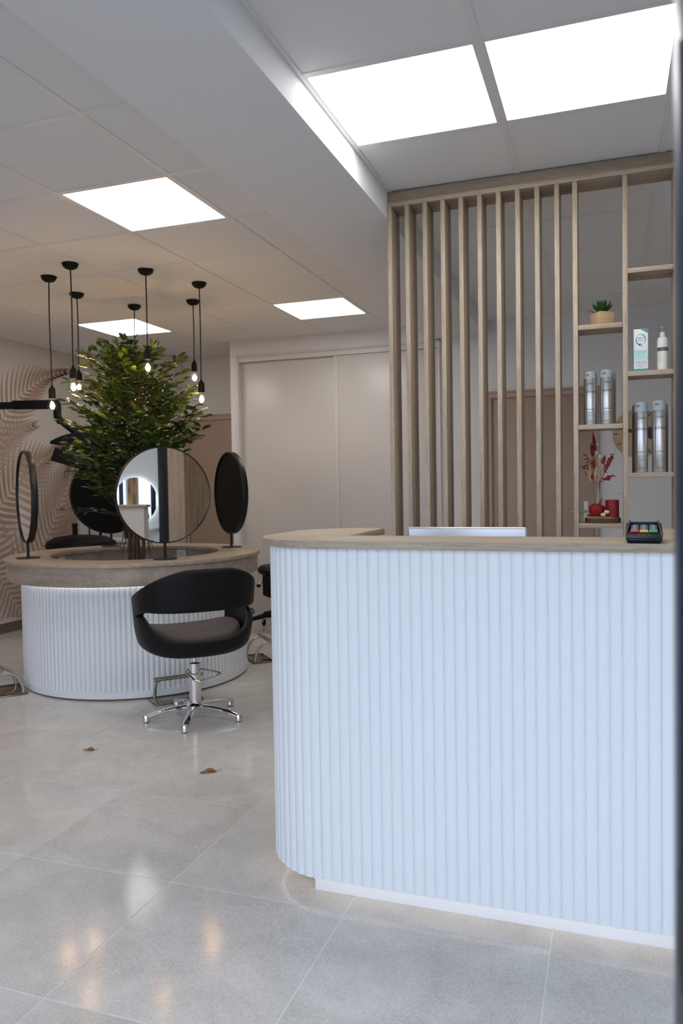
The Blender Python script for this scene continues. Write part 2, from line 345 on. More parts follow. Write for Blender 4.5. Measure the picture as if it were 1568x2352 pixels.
# closet sliding doors
d1 = thing('door_1', 'cream sliding closet doors in a moulded white frame', 'closet door', (0, YB, 0), kind='structure')
MB().box(CX0+.012, -2.34, .045, .07, .01, CZ-.002).build('door_panel', M['closet'], d1, bevel=.002)
MB().box(-2.385, CX1-.004, .01, .035, .01, CZ-.002).build('door_panel', M['closet'], d1, bevel=.002)
MB().box(-2.39, -2.352, .004, .012, .01, CZ-.002).build('door_edge_profile', M['closet_tr'], d1, bevel=.002)
MB().box(CX0+.002, CX0+.014, .04, .074, .01, CZ-.002).build('door_edge_profile', M['closet_tr'], d1, bevel=.002)
MB().box(CX0, CX1, -.004, .008, CZ, CZ+.045).build('track_cover', M['closet_tr'], d1, bevel=.002)
for a0, a1, b0, b1 in ((CX0-.027, CX0, 0, CZ+.068), (CX1, CX1+.027, 0, CZ+.068), (CX0-.027, CX1+.027, CZ+.045, CZ+.068)):
    MB().box(a0, a1, -.014, .001, b0, b1).build('casing', M['closet_tr'], d1, bevel=.005)
    MB().box(a0+.006 if a1-a0 < 1 else a0, a1-.006 if a1-a0 < 1 else a1, -.02, -.012, b0+(.006 if a1-a0 > 1 else 0), b1-.006).build('casing_bead', M['closet_tr'], d1, bevel=.003)
# beige doors
def door(name, label, x0, x1, yw, top, handle=None):
    d = thing(name, label, 'door', (0, yw, 0), kind='structure')
    fw = .045
    MB().box(x0+fw, x1-fw, -.012, -.001, .008, top-fw).build('door_leaf', M['beige'], d, bevel=.002)
    for a0, a1, b0, b1 in ((x0, x0+fw-.004, 0, top-fw+.004), (x1-fw+.004, x1, 0, top-fw+.004), (x0, x1, top-fw+.004, top)):
        MB().box(a0, a1, -.028, -.001, b0, b1).build('door_frame', M['beige_tr'], d, bevel=.004)
    MB().box(x0-.004, x1+.004, -.034, -.001, top, top+.018).build('door_frame', M['beige_tr'], d, bevel=.004)
    if handle:
        hx, hz = handle
        p = MB().box(hx-.018, hx+.018, -.019, -.012, hz-.095, hz+.085).build('handle_plate', M['plate'], d, bevel=.01, seg=3)
        MB().tube([(hx, -.018, hz), (hx, -.055, hz), (hx-.012, -.062, hz), (hx-.115, -.062, hz)], .009, 10).build('handle', M['steel'], p)
    return d
door('door_2', 'beige door in the back wall seen through the slats', -.995, -.086, YB, 2.05, (-.192, 1.043))
door('door_3', 'beige door at the back of the passage left of the closet', -4.305, -3.46, YN, 2.042)

# ------------------------------------------------------------------ palm mural on the left wall (flat print)
mural_v, mural_f, mural_c = [], [], []
def mq(pts, cols, layer):
    n = len(mural_v)
    for (y, z), c in zip(pts, cols): mural_v.append((XL+.002+layer*.00025, y, z)); mural_c.append(c)
    mural_f.append(tuple(range(n, n+len(pts))))
BGC = (.60, .555, .515)
def lerp(a, b, t): return tuple(x+(y-x)*t for x, y in zip(a, b))
def bez(P, t):
    P = [Vector(p) for p in P]
    while len(P) > 1: P = [P[i].lerp(P[i+1], t) for i in range(len(P)-1)]
    return P[0]
def frond(ctrl, n, length, w, col, layer, bend=.5, a0=75, a1=25, sides=(1, -1)):
    N = 40; pts = [bez(ctrl, i/N) for i in range(N+1)]
    for i in range(N):
        t = (pts[i+1]-pts[i]).normalized(); q = Vector((-t.y, t.x)); wd = .006*(1-i/N)+.002
        mq([pts[i]-q*wd, pts[i+1]-q*wd, pts[i+1]+q*wd, pts[i]+q*wd], [lerp(col, BGC, .55)]*4, layer+1)
    for k in range(n):
        s = .05+.95*k/(n-1); p = bez(ctrl, s); t = (bez(ctrl, min(1, s+.01))-bez(ctrl, s-.01)).normalized()
        for sd in sides:
            ang = math.radians(a0+(a1-a0)*s)*sd; ln = length*(.55+.45*math.sin(PI*min(1, s*1.15+.12)))*(1-.45*s**3)
            d = Vector((t.x*math.cos(ang)-t.y*math.sin(ang), t.x*math.sin(ang)+t.y*math.cos(ang)))
            S = 8; cl = []; pos = p.copy()
            for j in range(S+1):
                u = j/S; cl.append((pos.copy(), d.copy(), w*(math.sin(PI*min(1, u*.92+.08))**.7)*(1-u)**.35+.0004))
                rot = -bend*sd*(1/S); d = Vector((d.x*math.cos(rot)-d.y*math.sin(rot), d.x*math.sin(rot)+d.y*math.cos(rot))); pos = pos+d*(ln/S)
            tone = random.uniform(-.06, .06)
            for j in range(S):
                (p0, d0, w0), (p1, d1, w1) = cl[j], cl[j+1]; q0 = Vector((-d0.y, d0.x)); q1 = Vector((-d1.y, d1.x))
                c0 = lerp(col, BGC, max(0, .05+tone+.30*(j/S))); c1 = lerp(col, BGC, max(0, .05+tone+.30*((j+1)/S)))
                a, b, c, e = p0-q0*w0, p1-q1*w1, p1+q1*w1, p0+q0*w0
                if min(v.y for v in (a, b, c, e)) < .1 or max(v.x for v in (a, b, c, e)) > 6.655: continue
                mq([a, b, c, e], [c0, c1, c1, c0], layer)
BR = (.345, .215, .15)
mq([(YF+.1, .09), (6.655, .09), (6.655, H-.002), (YF+.1, H-.002)], [BGC]*4, 0)
frond([(5.35, 1.55), (5.62, 2.05), (5.95, 2.35), (6.45, 2.47)], 22, .42, .020, BR, 2, .55)
frond([(5.30, .85), (5.62, 1.32), (5.95, 1.52), (6.38, 1.70)], 22, .50, .022, BR, 6, .4)
frond([(5.75, .35), (6.15, .85), (6.48, 1.25), (6.64, 1.75)], 26, .62, .024, BR, 10, .5)
frond([(5.05, 1.25), (5.30, 1.65), (5.62, 1.78), (5.98, 1.90)], 20, .40, .018, lerp(BR, BGC, .15), 14, .3)
frond([(5.25, .95), (5.45, .62), (5.62, .30), (5.95, -.1)], 22, .46, .020, BR, 18, -.5)
frond([(6.1, .3), (6.3, .75), (6.45, .95), (6.62, 1.1)], 18, .34, .016, BR, 22, .4)
frond([(4.3, .4), (4.7, 1.1), (4.9, 1.6), (5.3, 2.1)], 24, .55, .024, BR, 26, .4)
frond([(3.2, .3), (3.6, 1.0), (3.9, 1.5), (4.4, 2.1)], 24, .55, .024, BR, 30, .4)
frond([(2.2, .9), (2.6, 1.4), (2.9, 1.7), (3.5, 2.0)], 22, .5, .022, BR, 34, .4)
frond([(1.2, .4), (1.6, 1.0), (1.9, 1.5), (2.4, 2.2)], 24, .55, .024, BR, 38, .4)
me = bpy.data.meshes.new('palm_mural'); me.from_pydata(mural_v, [], mural_f); me.materials.append(M['mural'])
ca = me.color_attributes.new('print', 'FLOAT_COLOR', 'POINT')
for i, c in enumerate(mural_c): ca.data[i].color = (*c, 1)
o = bpy.data.objects.new('palm_mural', me); COL.objects.link(o); o.parent = wl

# ------------------------------------------------------------------ shop front (open door, glazing, frames)
def posts(x, w=.06): return MB().box(x-w/2, x+w/2, YF-.035, YF+.035, 0, 2.4)
wf = struct('wall_front', MB().box(XL-.12, XR+.12, YF-.08, YF, 2.15, H+.09).box(XL-.12, -3.75, YF-.08, YF, 0, 2.15), M['wall_white'], 'shopfront wall with glazing and the open entrance', 'shopfront', smooth=0)
for k, (a, b) in enumerate(((-3.75, -2.35), (-2.35, -.95), (.041+.055, XR))):
    wn = thing('window_%d' % (k+1), ['shopfront window farthest from the entrance', 'shopfront window left of the open entrance', 'shopfront window right of the open entrance'][k], 'window', (0, YF, 0), kind='structure')
    f = MB(); f.box(a, a+.05, -.03, .03, 0, 2.15).box(b-.05, b, -.03, .03, 0, 2.15).box(a+.05, b-.05, -.03, .03, 0, .1).box(a+.05, b-.05, -.03, .03, 2.09, 2.15)
    f.build('window_frame', M['frame'], wn, bevel=.002)
    MB().box(a+.05, b-.05, -.004, .004, .1, 2.09).build('window_pane', M['glass'], wn, smooth=0)
dj = thing('trim_2', 'dark blue-black entrance door jamb, blurred at the right edge', 'door jamb', (.0432, YF, 0), kind='structure')
MB().box(0, .049, -.03, .06, 0, 2.15).build('jamb_post', M['frame'], dj, bevel=.004)
MB().box(-.0025, .001, -.02, .02, 1.03, 1.56).build('strike_plate', M['frame'], dj, bevel=.0008)
MB().box(-.0012, .001, -.02, .02, .955, 1.03).build('seal', M['blackp'], dj)
struct('pavement', MB().box(-14, 12, -14, YF-.001, -.12, -.02), M['pave'], 'grey pavement outside the shopfront', 'pavement', smooth=0)

# ================================================================== RECEPTION COUNTER
ct = thing('reception_counter', 'white fluted reception counter with rounded end and oak top', 'counter', (0, 0, 0))
CCX, RC, RB = -.85, .275, .232; XM = -.365
def side_path(off):
    """left half outline: inner end of return -> back round -> side -> front corner"""
    r1, r2 = RC-off, RB-off
    p = arc(-.893, 2.65, r2, 90, 180, 12)+arc(CCX, 2.46, r1, 180, 270, 20)
    return p
def mirror(p): return [(2*XM-x, y) for x, y in p][::-1]
left = side_path(0); outline = [(-.83, 2.882)]+left+mirror(left)+[(2*XM+.83, 2.882), (2*XM+.83, 2.44), (-.83, 2.44)]
MB().prism(outline, 1.096, 1.12).build('countertop', M['oak_x'], ct, bevel=.0015)
lb = side_path(.031); body = [(-.85, 2.846)]+lb+mirror(lb)+[(2*XM+.85, 2.846), (2*XM+.85, 2.42), (-.85, 2.42)]
MB().prism(body, .0705, 1.0955).build('carcass', M['white'], ct)
# flutes
path = side_path(.030); path = path+mirror(path)
def resample(path, step):
    P = [Vector(p) for p in path]; L = [0]
    for a, b in zip(P, P[1:]): L.append(L[-1]+(b-a).length)
    n = round(L[-1]/step); out = []
    for k in range(n):
        s = (k+.5)*L[-1]/n; i = max(j for j in range(len(L)) if L[j] <= s); i = min(i, len(P)-2)
        u = (s-L[i])/max(1e-9, L[i+1]-L[i]); out.append((P[i].lerp(P[i+1], u), (P[i+1]-P[i]).normalized()))
    return out, L[-1]/n
rp, step = resample(path, .0327)
def rib_mesh(wd, dp, z0, z1, m, n=8):
    b = MB(); prof = [(-wd/2, 0)]+[(-wd/2*math.cos(PI*i/n), -dp*math.sin(PI*i/n)) for i in range(1, n)]+[(wd/2, 0)]
    b.prism([(x, y) for x, y in prof], z0, z1); return b.mesh('flute', m, smooth=60)
rm = rib_mesh(step*.998, .0066, .057, 1.0955, M['white'])
for p, t in rp: inst('flute', rm, ct, (p.x, p.y, 0), math.atan2(t.y, t.x))
MB().box(-.895, .165, 2.25, 2.42, 0, .0700).build('plinth', M['plinth'], ct, bevel=.001)
st = MB(); sp = side_path(.047); sp = sp[8:]; sp = sp+mirror(sp)
for a, b in zip(sp, sp[1:]):
    t = (Vector(b)-Vector(a)).normalized(); nn = Vector((-t.y, t.x))*.003
    st.add([(a[0]-nn.x, a[1]-nn.y, .0600), (b[0]-nn.x, b[1]-nn.y, .0600), (b[0]+nn.x, b[1]+nn.y, .0600), (a[0]+nn.x, a[1]+nn.y, .0600), (a[0]-nn.x, a[1]-nn.y, .0700), (b[0]-nn.x, b[1]-nn.y, .0700), (b[0]+nn.x, b[1]+nn.y, .0700), (a[0]+nn.x, a[1]+nn.y, .0700)], [(0, 1, 2, 3), (4, 7, 6, 5), (0, 4, 5, 1), (2, 6, 7, 3), (0, 3, 7, 4), (1, 5, 6, 2)])
st.build('led_strip', M['strip'], ct, smooth=0)
MB().box(-.845, 2*XM+.845, 2.422, 2.95, .73, .752).build('desk_surface', M['oak_x'], ct, bevel=.001)
MB().box(-.835, -.79, 2.47, 2.60, 1.078, 1.0955).build('top_bracket', M['white'], ct)
# ================================================================== SLAT SCREEN
sc = thing('slat_screen', 'oak slat room divider with open shelves behind the counter', 'room divider', (0, 3.567, 0))
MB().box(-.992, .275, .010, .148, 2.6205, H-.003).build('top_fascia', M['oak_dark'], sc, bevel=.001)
MB().box(-.9935, .275, 0, .15, 2.599, 2.6195).build('top_rail', M['oak_x'], sc, bevel=.001)
sm = MB().box(0, .0205, .0005, .1495, .021, 2.5985).mesh('slat', M['oak_z'], bevel=.001)
for k in range(10): inst('slat', sm, sc, (-.9935+.0848*k, 0, 0))
for x in (-.154, .0515, .2545): inst('post', sm, sc, (x, 0, 0))
MB().box(-.9935, .275, .001, .149, 0, .0205).build('bottom_rail', M['oak_x'], sc, bevel=.001)
shm = MB().box(-.0915, .0915, .001, .149, -.0205, 0).mesh('shelf', M['oak_x'], bevel=.001)
for z in (1.973, 1.537, 1.102, .666, .23): inst('shelf', shm, sc, (-.0412, 0, z))
for z in (2.199, 1.759, 1.322, .886, .45): inst('shelf', shm, sc, (.1636, 0, z))

# ================================================================== ROUND STYLING TABLE
TC = (-3.14, 4.62, 0)
tb = thing('styling_table', 'round hollow styling table with oak rim and white fluted base', 'table', TC)
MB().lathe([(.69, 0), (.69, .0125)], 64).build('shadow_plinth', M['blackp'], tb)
MB().lathe([(.738, .012), (.757, .012), (.757, .052), (.738, .0525)], 96).build('base_band', M['white'], tb, smooth=30)
MB().ring(.60, .741, .0525, .70, 96).build('drum', M['white'], tb)
NR = 144; rt = rib_mesh(2*PI*.742/NR*.99, .0125, .0525, .70, M['white'])
for k in range(NR):
    a = 2*PI*k/NR; inst('flute', rt, tb, (.7415*math.cos(a), .7415*math.sin(a), 0), a+PI/2)
MB().ring(.765, .842, .7045, .8195, 96).build('apron', M['apron'], tb, bevel=.002)
MB().ring(.61, .765, .7005, .72, 64).build('apron_soffit', M['white'], tb)
MB().ring(.57, .857, .8195, .842, 128).build('tabletop', M['oak_x'], tb, bevel=.001)
MB().ring(.588, .60, .45, .8193, 96).build('inner_wall', M['apron'], tb)
MB().lathe([(0, .44), (.588, .44), (.588, .46), (0, .46)], 64, cap=False).build('inner_shelf', M['apron'], tb)
MB().ring(.7565, .7635, .699, .7055, 96).build('led_strip', M['stripw'], tb)
for a, z in ((89.5, .775), (-172.7, .79)):
    r = math.radians(a); p = MB().box(-.04, .04, -.006, 0, -.04, .04).build('socket', M['plate'], tb, bevel=.003, loc=(.587*math.cos(r), .587*math.sin(r), z)); p.rotation_euler = (0, 0, r-PI/2)
    MB().lathe([(.028, 0), (.028, .0015), (.026, .0015), (.025, .001)], 24, (0, -.006, 0), ax=(0, -1, 0)).build('socket_well', M['plate'], p)
    for px, pz in ((-.009, -.006), (.009, -.006), (0, .008)): MB().lathe([(0, .0022), (.0035, .0022), (.0035, .0005)], 8, (px, -.006, pz), cap=False, ax=(0, -1, 0)).build('pin_hole', M['ink'], p)

# table mirrors
def table_mirror(ang, r, label, turn=0):
    a = math.radians(ang)
    t = thing('table_mirror', label, 'mirror', (TC[0]+r*math.cos(a), TC[1]+r*math.sin(a),   .842), a+math.radians(turn), group='round mirrors on the styling table')
    ax = (1, 0, 0); zc = .404
    MB().lathe([(.003, 0), (.075, 0), (.075, .004), (.073, .006), (.004, .006)], 40, cap=False).build('base_plate', M['black'], t)
    MB().tube([(0, 0, .005), (0, 0, .115)], .009, 14).build('stem', M['black'], t)
    MB().lathe([(.293, -.021), (.302, -.021), (.3035, -.018), (.3035, .018), (.302, .021), (.297, .021), (.297, .012), (.2925, .012), (.293, -.021)], 96, (0, 0, zc), cap=False, ax=ax).build('rim', M['black'], t)
    MB().lathe([(0, -.012), (.294, -.012), (.294, .004), (0, .004)], 96, (0, 0, zc), cap=False, ax=ax).build('back_panel', M['blackp'], t)
    MB().lathe([(0, .0045), (.2965, .0045), (.2965, .012), (0, .013)], 96, (0, 0, zc), cap=False, ax=ax).build('mirror_pane', M['mirror'], t, smooth=5)
table_mirror(-40.0, .637, 'round black-rimmed mirror on the table facing the armchair')
table_mirror(-133.5, .707, 'leftmost round table mirror, seen nearly edge-on before the mural', 4)
table_mirror(48.0, .705, 'rightmost round table mirror showing its black back')
table_mirror(139.5, .711, 'round table mirror behind the tree trunk, black back showing')

# ================================================================== PENDANT LAMPS
PEND = [((-3.443, 4.163), 1.97, 1.885, 1.806, 'leftmost pendant bulb, hanging lowest before the palm mural'),
 ((-3.125, 3.975), 2.05, 1.972, 1.887, 'pendant bulb with the nearest ceiling cup, left of the tree'),
 ((-3.559, 4.589), 2.136, 2.06, 1.985, 'pendant bulb half hidden behind the left pendant by the tree'),
 ((-2.776, 4.26), 2.187, 2.108, 2.024, 'pendant bulb hanging in front of the upper tree leaves'),
 ((-2.629, 4.675), 2.023, 1.935, 1.857, 'lower of the two pendant bulbs right of the tree'),
 ((-2.916, 5.087), 2.236, 2.149, 2.072, 'upper of the two pendant bulbs right of the tree'),
 ((-3.399, 5.052), 2.10, 2.02, 1.945, 'pendant whose bulb is hidden behind the tree crown')]
for (x, y), zt, zh, zb, lab in PEND:
    t = thing('pendant_lamp', lab, 'pendant lamp', (x, y, H), group='bare bulb pendants over the styling table')
    MB().lathe([(.0, -.036), (.008, -.036), (.01, -.034), (.03, -.03), (.044, -.018), (.05, -.002), (.05, 0), (0, 0)], 28, cap=False).build('ceiling_cup', M['blackp'], t)
    ln = zt-H
    rnd = random.uniform(-.004, .004)
    MB().tube([(rnd*math.sin(PI*i/8), rnd*math.sin(2*PI*i/8)*.6, -.03+(ln+.03)*i/8) for i in range(9)], .0042, 8).build('cord', M['cord'], t)
    hz = zh-H
    MB().lathe([(0, ln+.004), (.006, ln+.004), (.008, ln-.006), (.011, ln-.008), (.021, ln-.024), (.022, ln-.03), (.022, hz), (.0, hz)], 20, cap=False).build('lamp_holder', M['blackp'], t)
    bz = zb-H; d = hz-bz; R = .0315
    b = MB(); prof = [(.0135, hz+.002), (.0145, hz-.006)]
    for i in range(1, 13):
        th = PI*.26+(PI-PI*.26)*i/12; prof.append((max(.0, R*math.sin(th)), bz+R+R*math.cos(th)))
    b.lathe(prof, 20, cap=False); bo = b.build('bulb', M['bulb'], t, smooth=80)
    fb = MB()
    for k in range(6):
        a = PI/3*k+.4; fb.tube([((.004+.0095*math.sin(PI*i/6))*math.cos(a), (.004+.0095*math.sin(PI*i/6))*math.sin(a), bz+.013+.038*i/6) for i in range(7)], .0026, 6)
    fb.build('filament', M['filament'], bo)
    MB().tube([(0, 0, hz), (0, 0, bz+.045)], .004, 8).build('glass_stem', M['vase'], bo)

# ================================================================== ARTIFICIAL TREE
tr = thing('artificial_tree', 'leafy artificial ficus tree growing out of the round table', 'tree', (TC[0], TC[1], .46))
MB().lathe([(0, 0), (.13, 0), (.16, .22), (.15, .22), (.145, .2), (0, .2)], 32, cap=False).build('pot', M['blackp'], tr)
TZ = 1.287
ZR = [(2.34, .05), (2.28, .22), (2.20, .36), (2.10, .38), (2.02, .44), (1.94, .44), (1.86, .47), (1.77, .53), (1.70, .50), (1.62, .46), (1.50, .42), (1.40, .36), (1.28, .28), (1.18, .2)]
def crown_r(z):
    for (z0, r0), (z1, r1) in zip(ZR, ZR[1:]):
        if z1 <= z <= z0: return r0+(r1-r0)*(z0-z)/(z0-z1)
    return .05
stems = []
for k in range(5):
    a = k*1.257+.4; b = MB(); pts = []
    for i in range(15):
        u = i/14; z = .66+u*1.35; rr = .035+.03*math.sin(u*3+k)+max(0, u-.5)*.22
        pts.append(Vector((rr*math.cos(a+u*1.6), rr*math.sin(a+u*1.6), z-.46)))
    b.tube(pts, [.014*(1-.6*i/14) for i in range(15)], 8).build('stem', M['bark'], tr); stems.append(pts)
rootb = MB()
for k in range(26):
    a = random.uniform(0, 2*PI); r = random.uniform(.05, .11); z1 = random.uniform(1.05, 1.25); z0 = random.uniform(.8, .92); pts = []
    for i in range(8):
        u = i/7; pts.append((r*math.cos(a)*(.6+.5*u)+random.uniform(-.008, .008), r*math.sin(a)*(.6+.5*u)+random.uniform(-.008, .008), z1+(z0-z1)*u-.46))
    rootb.tube(pts, .0026, 5)
ro = rootb.build('aerial_root', M['root'], tr); ro['kind'] = 'stuff'
twigs = MB(); LEAVES = []
camp = Vector((-TC[0], -TC[1], 1.287-.46))
rnd = random.Random(11)
def leaf_frame(p, d, up, s):
    x = d.normalized(); z = (up-x*up.dot(x)).normalized(); y = z.cross(x)
    return Matrix(((x.x*s, y.x*s, z.x*s, p.x), (x.y*s, y.y*s, z.y*s, p.y), (x.z*s, y.z*s, z.z*s, p.z), (0, 0, 0, 1)))
def twig(base, tip, nl, size):
    mid = base.lerp(tip, .55)+Vector((0, 0, .03)); pts = [bez3 for bez3 in ((base*(1-u)**2+mid*2*u*(1-u)+tip*u*u) for u in [i/6 for i in range(7)])]
    twigs.tube(pts, [.003*(1-.7*i/6)+.0008 for i in range(7)], 4, cap=False)
    for k in range(nl):
        u = .38+.62*k/(nl-1) if nl > 1 else 1; i = min(5, int(u*6)); p = pts[i].lerp(pts[i+1], u*6-i); t = (pts[i+1]-pts[i]).normalized()
        sd = 1 if k % 2 else -1; side = t.cross(Vector((0, 0, 1)))
        if side.length < .1: side = Vector((1, 0, 0))
        side.normalize()
        d = t*(.5 if k < nl-1 else 1.5)+side*sd*rnd.uniform(.5, 1.1)+Vector((rnd.uniform(-.3, .3), rnd.uniform(-.3, .3), rnd.uniform(-.45, .4)))
        up = Vector((rnd.uniform(-.6, .6), rnd.uniform(-.6, .6), 1)); LEAVES.append(leaf_frame(p, d, up, size*rnd.uniform(.75, 1.15)))
for k in range(430):
    while True:
        z = rnd.uniform(1.22, 2.33)
        if rnd.random() < (crown_r(z)/.53)**1.5+.05 and (z > 1.5 or rnd.random() < .8): break
    a = rnd.uniform(0, 2*PI); f = rnd.uniform(.12, 1)**.55; R = crown_r(z)*f
    # the crown leans to the left in the lower part
    off = Vector((-.944, -.33, 0))*(.05 if z < 1.6 else .0)
    tip = Vector((R*math.cos(a), R*math.sin(a), z-.46))+off
    sp = rnd.choice(stems); bi = min(14, max(4, int((z-.18-.66)/1.35*14))); base = sp[bi]
    base = base.lerp(tip, max(0, 1-.28/max(.28, (tip-base).length)))
    twig(base, tip, rnd.choice((6, 7, 8)), .084)
for tip in ((-.30, -.18, .70), (-.38, -.26, .69)): twig(Vector((-.02, -.02, .62)), Vector(tip), 6, .07)
br = MB()
for k in range(40):
    sp = rnd.choice(stems); z = rnd.uniform(1.35, 2.1); bi = min(14, max(4, int((z-.15-.66)/1.35*14))); a = rnd.uniform(0, 2*PI); R = crown_r(z)*.7
    br.tube([sp[bi], sp[bi].lerp(Vector((R*math.cos(a), R*math.sin(a), z-.46)), .5)+Vector((0, 0, .02)), (R*math.cos(a), R*math.sin(a), z-.46)], [.006, .004, .002], 5, cap=False)
br.build('branch', M['bark'], tr)['kind'] = 'stuff'
twigs.build('twig', M['bark'], tr)['kind'] = 'stuff'
lv = [(0, 0, 0), (.26, .17, .04), (.26, 0, -.02), (.26, -.17, .04), (.58, .225, .035), (.58, 0, -.02), (.58, -.225, .035), (.86, .12, -.01), (.86, 0, -.04), (.86, -.12, -.01), (1, 0, -.08)]
lf = [(0, 2, 1), (0, 3, 2), (1, 2, 5, 4), (2, 3, 6, 5), (4, 5, 8, 7), (5, 6, 9, 8), (7, 8, 10), (8, 9, 10)]
lm = bpy.data.meshes.new('leaf'); lm.from_pydata(lv, [], lf); lm.materials.append(M['leaf'])
for p in lm.polygons: p.use_smooth = True
LEAVES.sort(key=lambda m: (m.translation-camp).length)
near = LEAVES[:700]; rnd.shuffle(near); LEAVES = near+LEAVES[700:]
for mt in LEAVES[:299]: inst('leaf', lm, tr, mw=mt)
fo = MB()
for mt in LEAVES[299:]: fo.add([mt @ Vector(v) for v in lv], lf)
me = bpy.data.meshes.new('foliage'); me.from_pydata(fo.v, [], [tuple(f) for f in fo.f]); me.materials.append(M['leaf'])
for p in me.polygons: p.use_smooth = True
o = inst('foliage', me, tr); o['kind'] = 'stuff'

# ================================================================== STYLING ARMCHAIR
def styling_chair(label, loc, face, basemat=True):
    t = thing('styling_chair', label, 'chair', loc, face-PI/2)
    PR = [(.372, .58), (.385, .78), (.42, .90), (.47, .95), (.53, .98), (.635, 1.0), (.75, 1.025), (.90, 1.05)]
    def rad(z):
        for (z0, r0), (z1, r1) in zip(PR, PR[1:]):
            if z <= z1: return r0+(r1-r0)*(z-z0)/(z1-z0)
        return 1.05
    def pt(th, z):
        c = math.cos(th); s = math.sin(th); e = .80; r = rad(z)
        px = math.copysign(abs(s)**e, s); py = -math.copysign(abs(c)**e, c)
        return Vector((px*.325*r, py*.30*r-.02*max(0, c)*max(0, (z-.6)/.25), z))
    NT, NL, NH, NB = 52, 8, 4, 6; th0 = math.radians(128); thh = math.radians(84)
    bm = bmesh.new(); g = []; gap = []
    for i in range(NT+1):
        th = -th0+2*th0*i/NT; k = abs(th)/th0
        top = .864-.235*max(0, (k-.12)/.88)**1.25
        hi = min(.632, .40+(top-.40)*.62); q = min(1, abs(th)/thh); lo = .478+(hi-.478)*q**2.6 if q < 1 else hi-.0
        lo = min(lo, hi-.0)
        zs = [.372+(lo-.372)*(j/NL)**.9 for j in range(NL+1)]+[hi+(top-hi)*j/NB for j in range(NB+1)]
        g.append([bm.verts.new(pt(th, z)) for z in zs]); gap.append(hi-lo > 1e-4)
    for i in range(NT):
        for j in range(NL+NB+1):
            if j == NL:
                if gap[i] or gap[i+1]: continue
                continue
            bm.faces.new((g[i][j], g[i+1][j], g[i+1][j+1], g[i][j+1]))
    # close the bottom
    ce_ = bm.verts.new((0, 0, .368))
    for i in range(NT): bm.faces.new((g[i+1][0], g[i][0], ce_))
    bm.faces.new((g[0][0], g[NT][0], ce_))
    for v in [v for v in bm.verts if not v.link_faces]: bm.verts.remove(v)
    bmesh.ops.remove_doubles(bm, verts=bm.verts, dist=1e-4)
    bmesh.ops.recalc_face_normals(bm, faces=bm.faces)
    me = bpy.data.meshes.new('shell'); bm.to_mesh(me); bm.free(); me.materials.append(M['leather'])
    for p in me.polygons: p.use_smooth = True
    o = inst('shell', me, t)
    so = o.modifiers.new('s', 'SOLIDIFY'); so.thickness = .042; so.offset = -1; so.use_even_offset = False
    sb = o.modifiers.new('b', 'SUBSURF'); sb.levels = 1; sb.render_levels = 2
    # seat cushion with raised sides
    bm = bmesh.new(); n = 24; rings = []
    for fr, zz in ((0, .485), (.5, .488), (.8, .497), (.93, .50), (1, .475), (1, .42), (.8, .40)):
        ring = []
        for i in range(n):
            a = 2*PI*i/n; c = math.cos(a); s = math.sin(a); q = .72
            x = math.copysign(abs(c)**q, c)*.262*fr; y = math.copysign(abs(s)**q, s)*.245*fr+.03
            ring.append(bm.verts.new((x, y, zz+.05*(abs(x)/.262)**3*(zz > .45))))
        rings.append(ring)
    for A, B in zip(rings[1:], rings[2:]):
        for i in range(n): bm.faces.new((A[i], A[(i+1) % n], B[(i+1) % n], B[i]))
    bm.faces.new(rings[1]); bm.faces.new(rings[-1][::-1])
    for v in rings[0]: bm.verts.remove(v)
    bmesh.ops.recalc_face_normals(bm, faces=bm.faces)
    me = bpy.data.meshes.new('seat'); bm.to_mesh(me); bm.free(); me.materials.append(M['taupe'])
    for p in me.polygons: p.use_smooth = True
    inst('seat', me, t).modifiers.new('b', 'SUBSURF').render_levels = 2
    # bag hook
    MB().tube([(.285, -.16, .615), (.292, -.165, .60), (.298, -.17, .592), (.292, -.166, .584), (.286, -.16, .586)], .004, 6).build('hook', M['blackp'], t)
    MB().lathe([(0, .30), (.013, .30), (.013, .372), (0, .372)], 20, cap=False).build('piston', M['chrome'], t)
    MB().lathe([(0, .052), (.033, .052), (.033, .30), (.036, .302), (.036, .309), (.012, .314), (0, .314)], 32, cap=False).build('cylinder', M['chrome'], t)
    MB().lathe([(.034, .052), (.05, .055), (.052, .075), (.036, .086), (.034, .09)], 32, cap=False).build('hub', M['chrome'], t)
    a0 = math.radians(-54)-(face-PI/2)
    lv_ = MB()
    for k in range(5): pass
    return t
chair_face = math.radians(136)
ch = styling_chair('black leather tub styling chair on chrome base before the table', (-2.205, 3.775, 0), chair_face)
def star_leg(t, a, mat_, L=.277, h0=.072):
    d = Vector((math.cos(a), math.sin(a), 0)); q = Vector((-d.y, d.x, 0)); b = MB(); vs = []; n = 12
    for i in range(n+1):
        u = i/n; r = .035+(L-.035)*u; z = h0-(h0-.035)*u**2.2; wd = .022-.004*u; th = .022-.005*u
        for k in range(8):
            an = 2*PI*k/8+PI/8; vs.append(d*r+q*(wd*math.cos(an))+Vector((0, 0, z-.006+th*.62*math.sin(an))))
    fs = [(i*8+k, i*8+(k+1) % 8, (i+1)*8+(k+1) % 8, (i+1)*8+k) for i in range(n) for k in range(8)]+[tuple(range(8))[::-1], tuple(n*8+k for k in range(8))]
    b.add(vs, fs); o = b.build('leg', mat_, t, smooth=50)
    p = d*(L-.008)
    MB().lathe([(0, .004), (.019, .004), (.0195, .034), (.015, .042), (0, .044)], 16, (p.x, p.y, 0), cap=False).build('foot', mat_, o)
    MB().lathe([(0, 0), (.017, 0), (.0175, .0045), (0, .0045)], 16, (p.x, p.y, 0), cap=False).build('rubber_glide', M['blackp'], o)
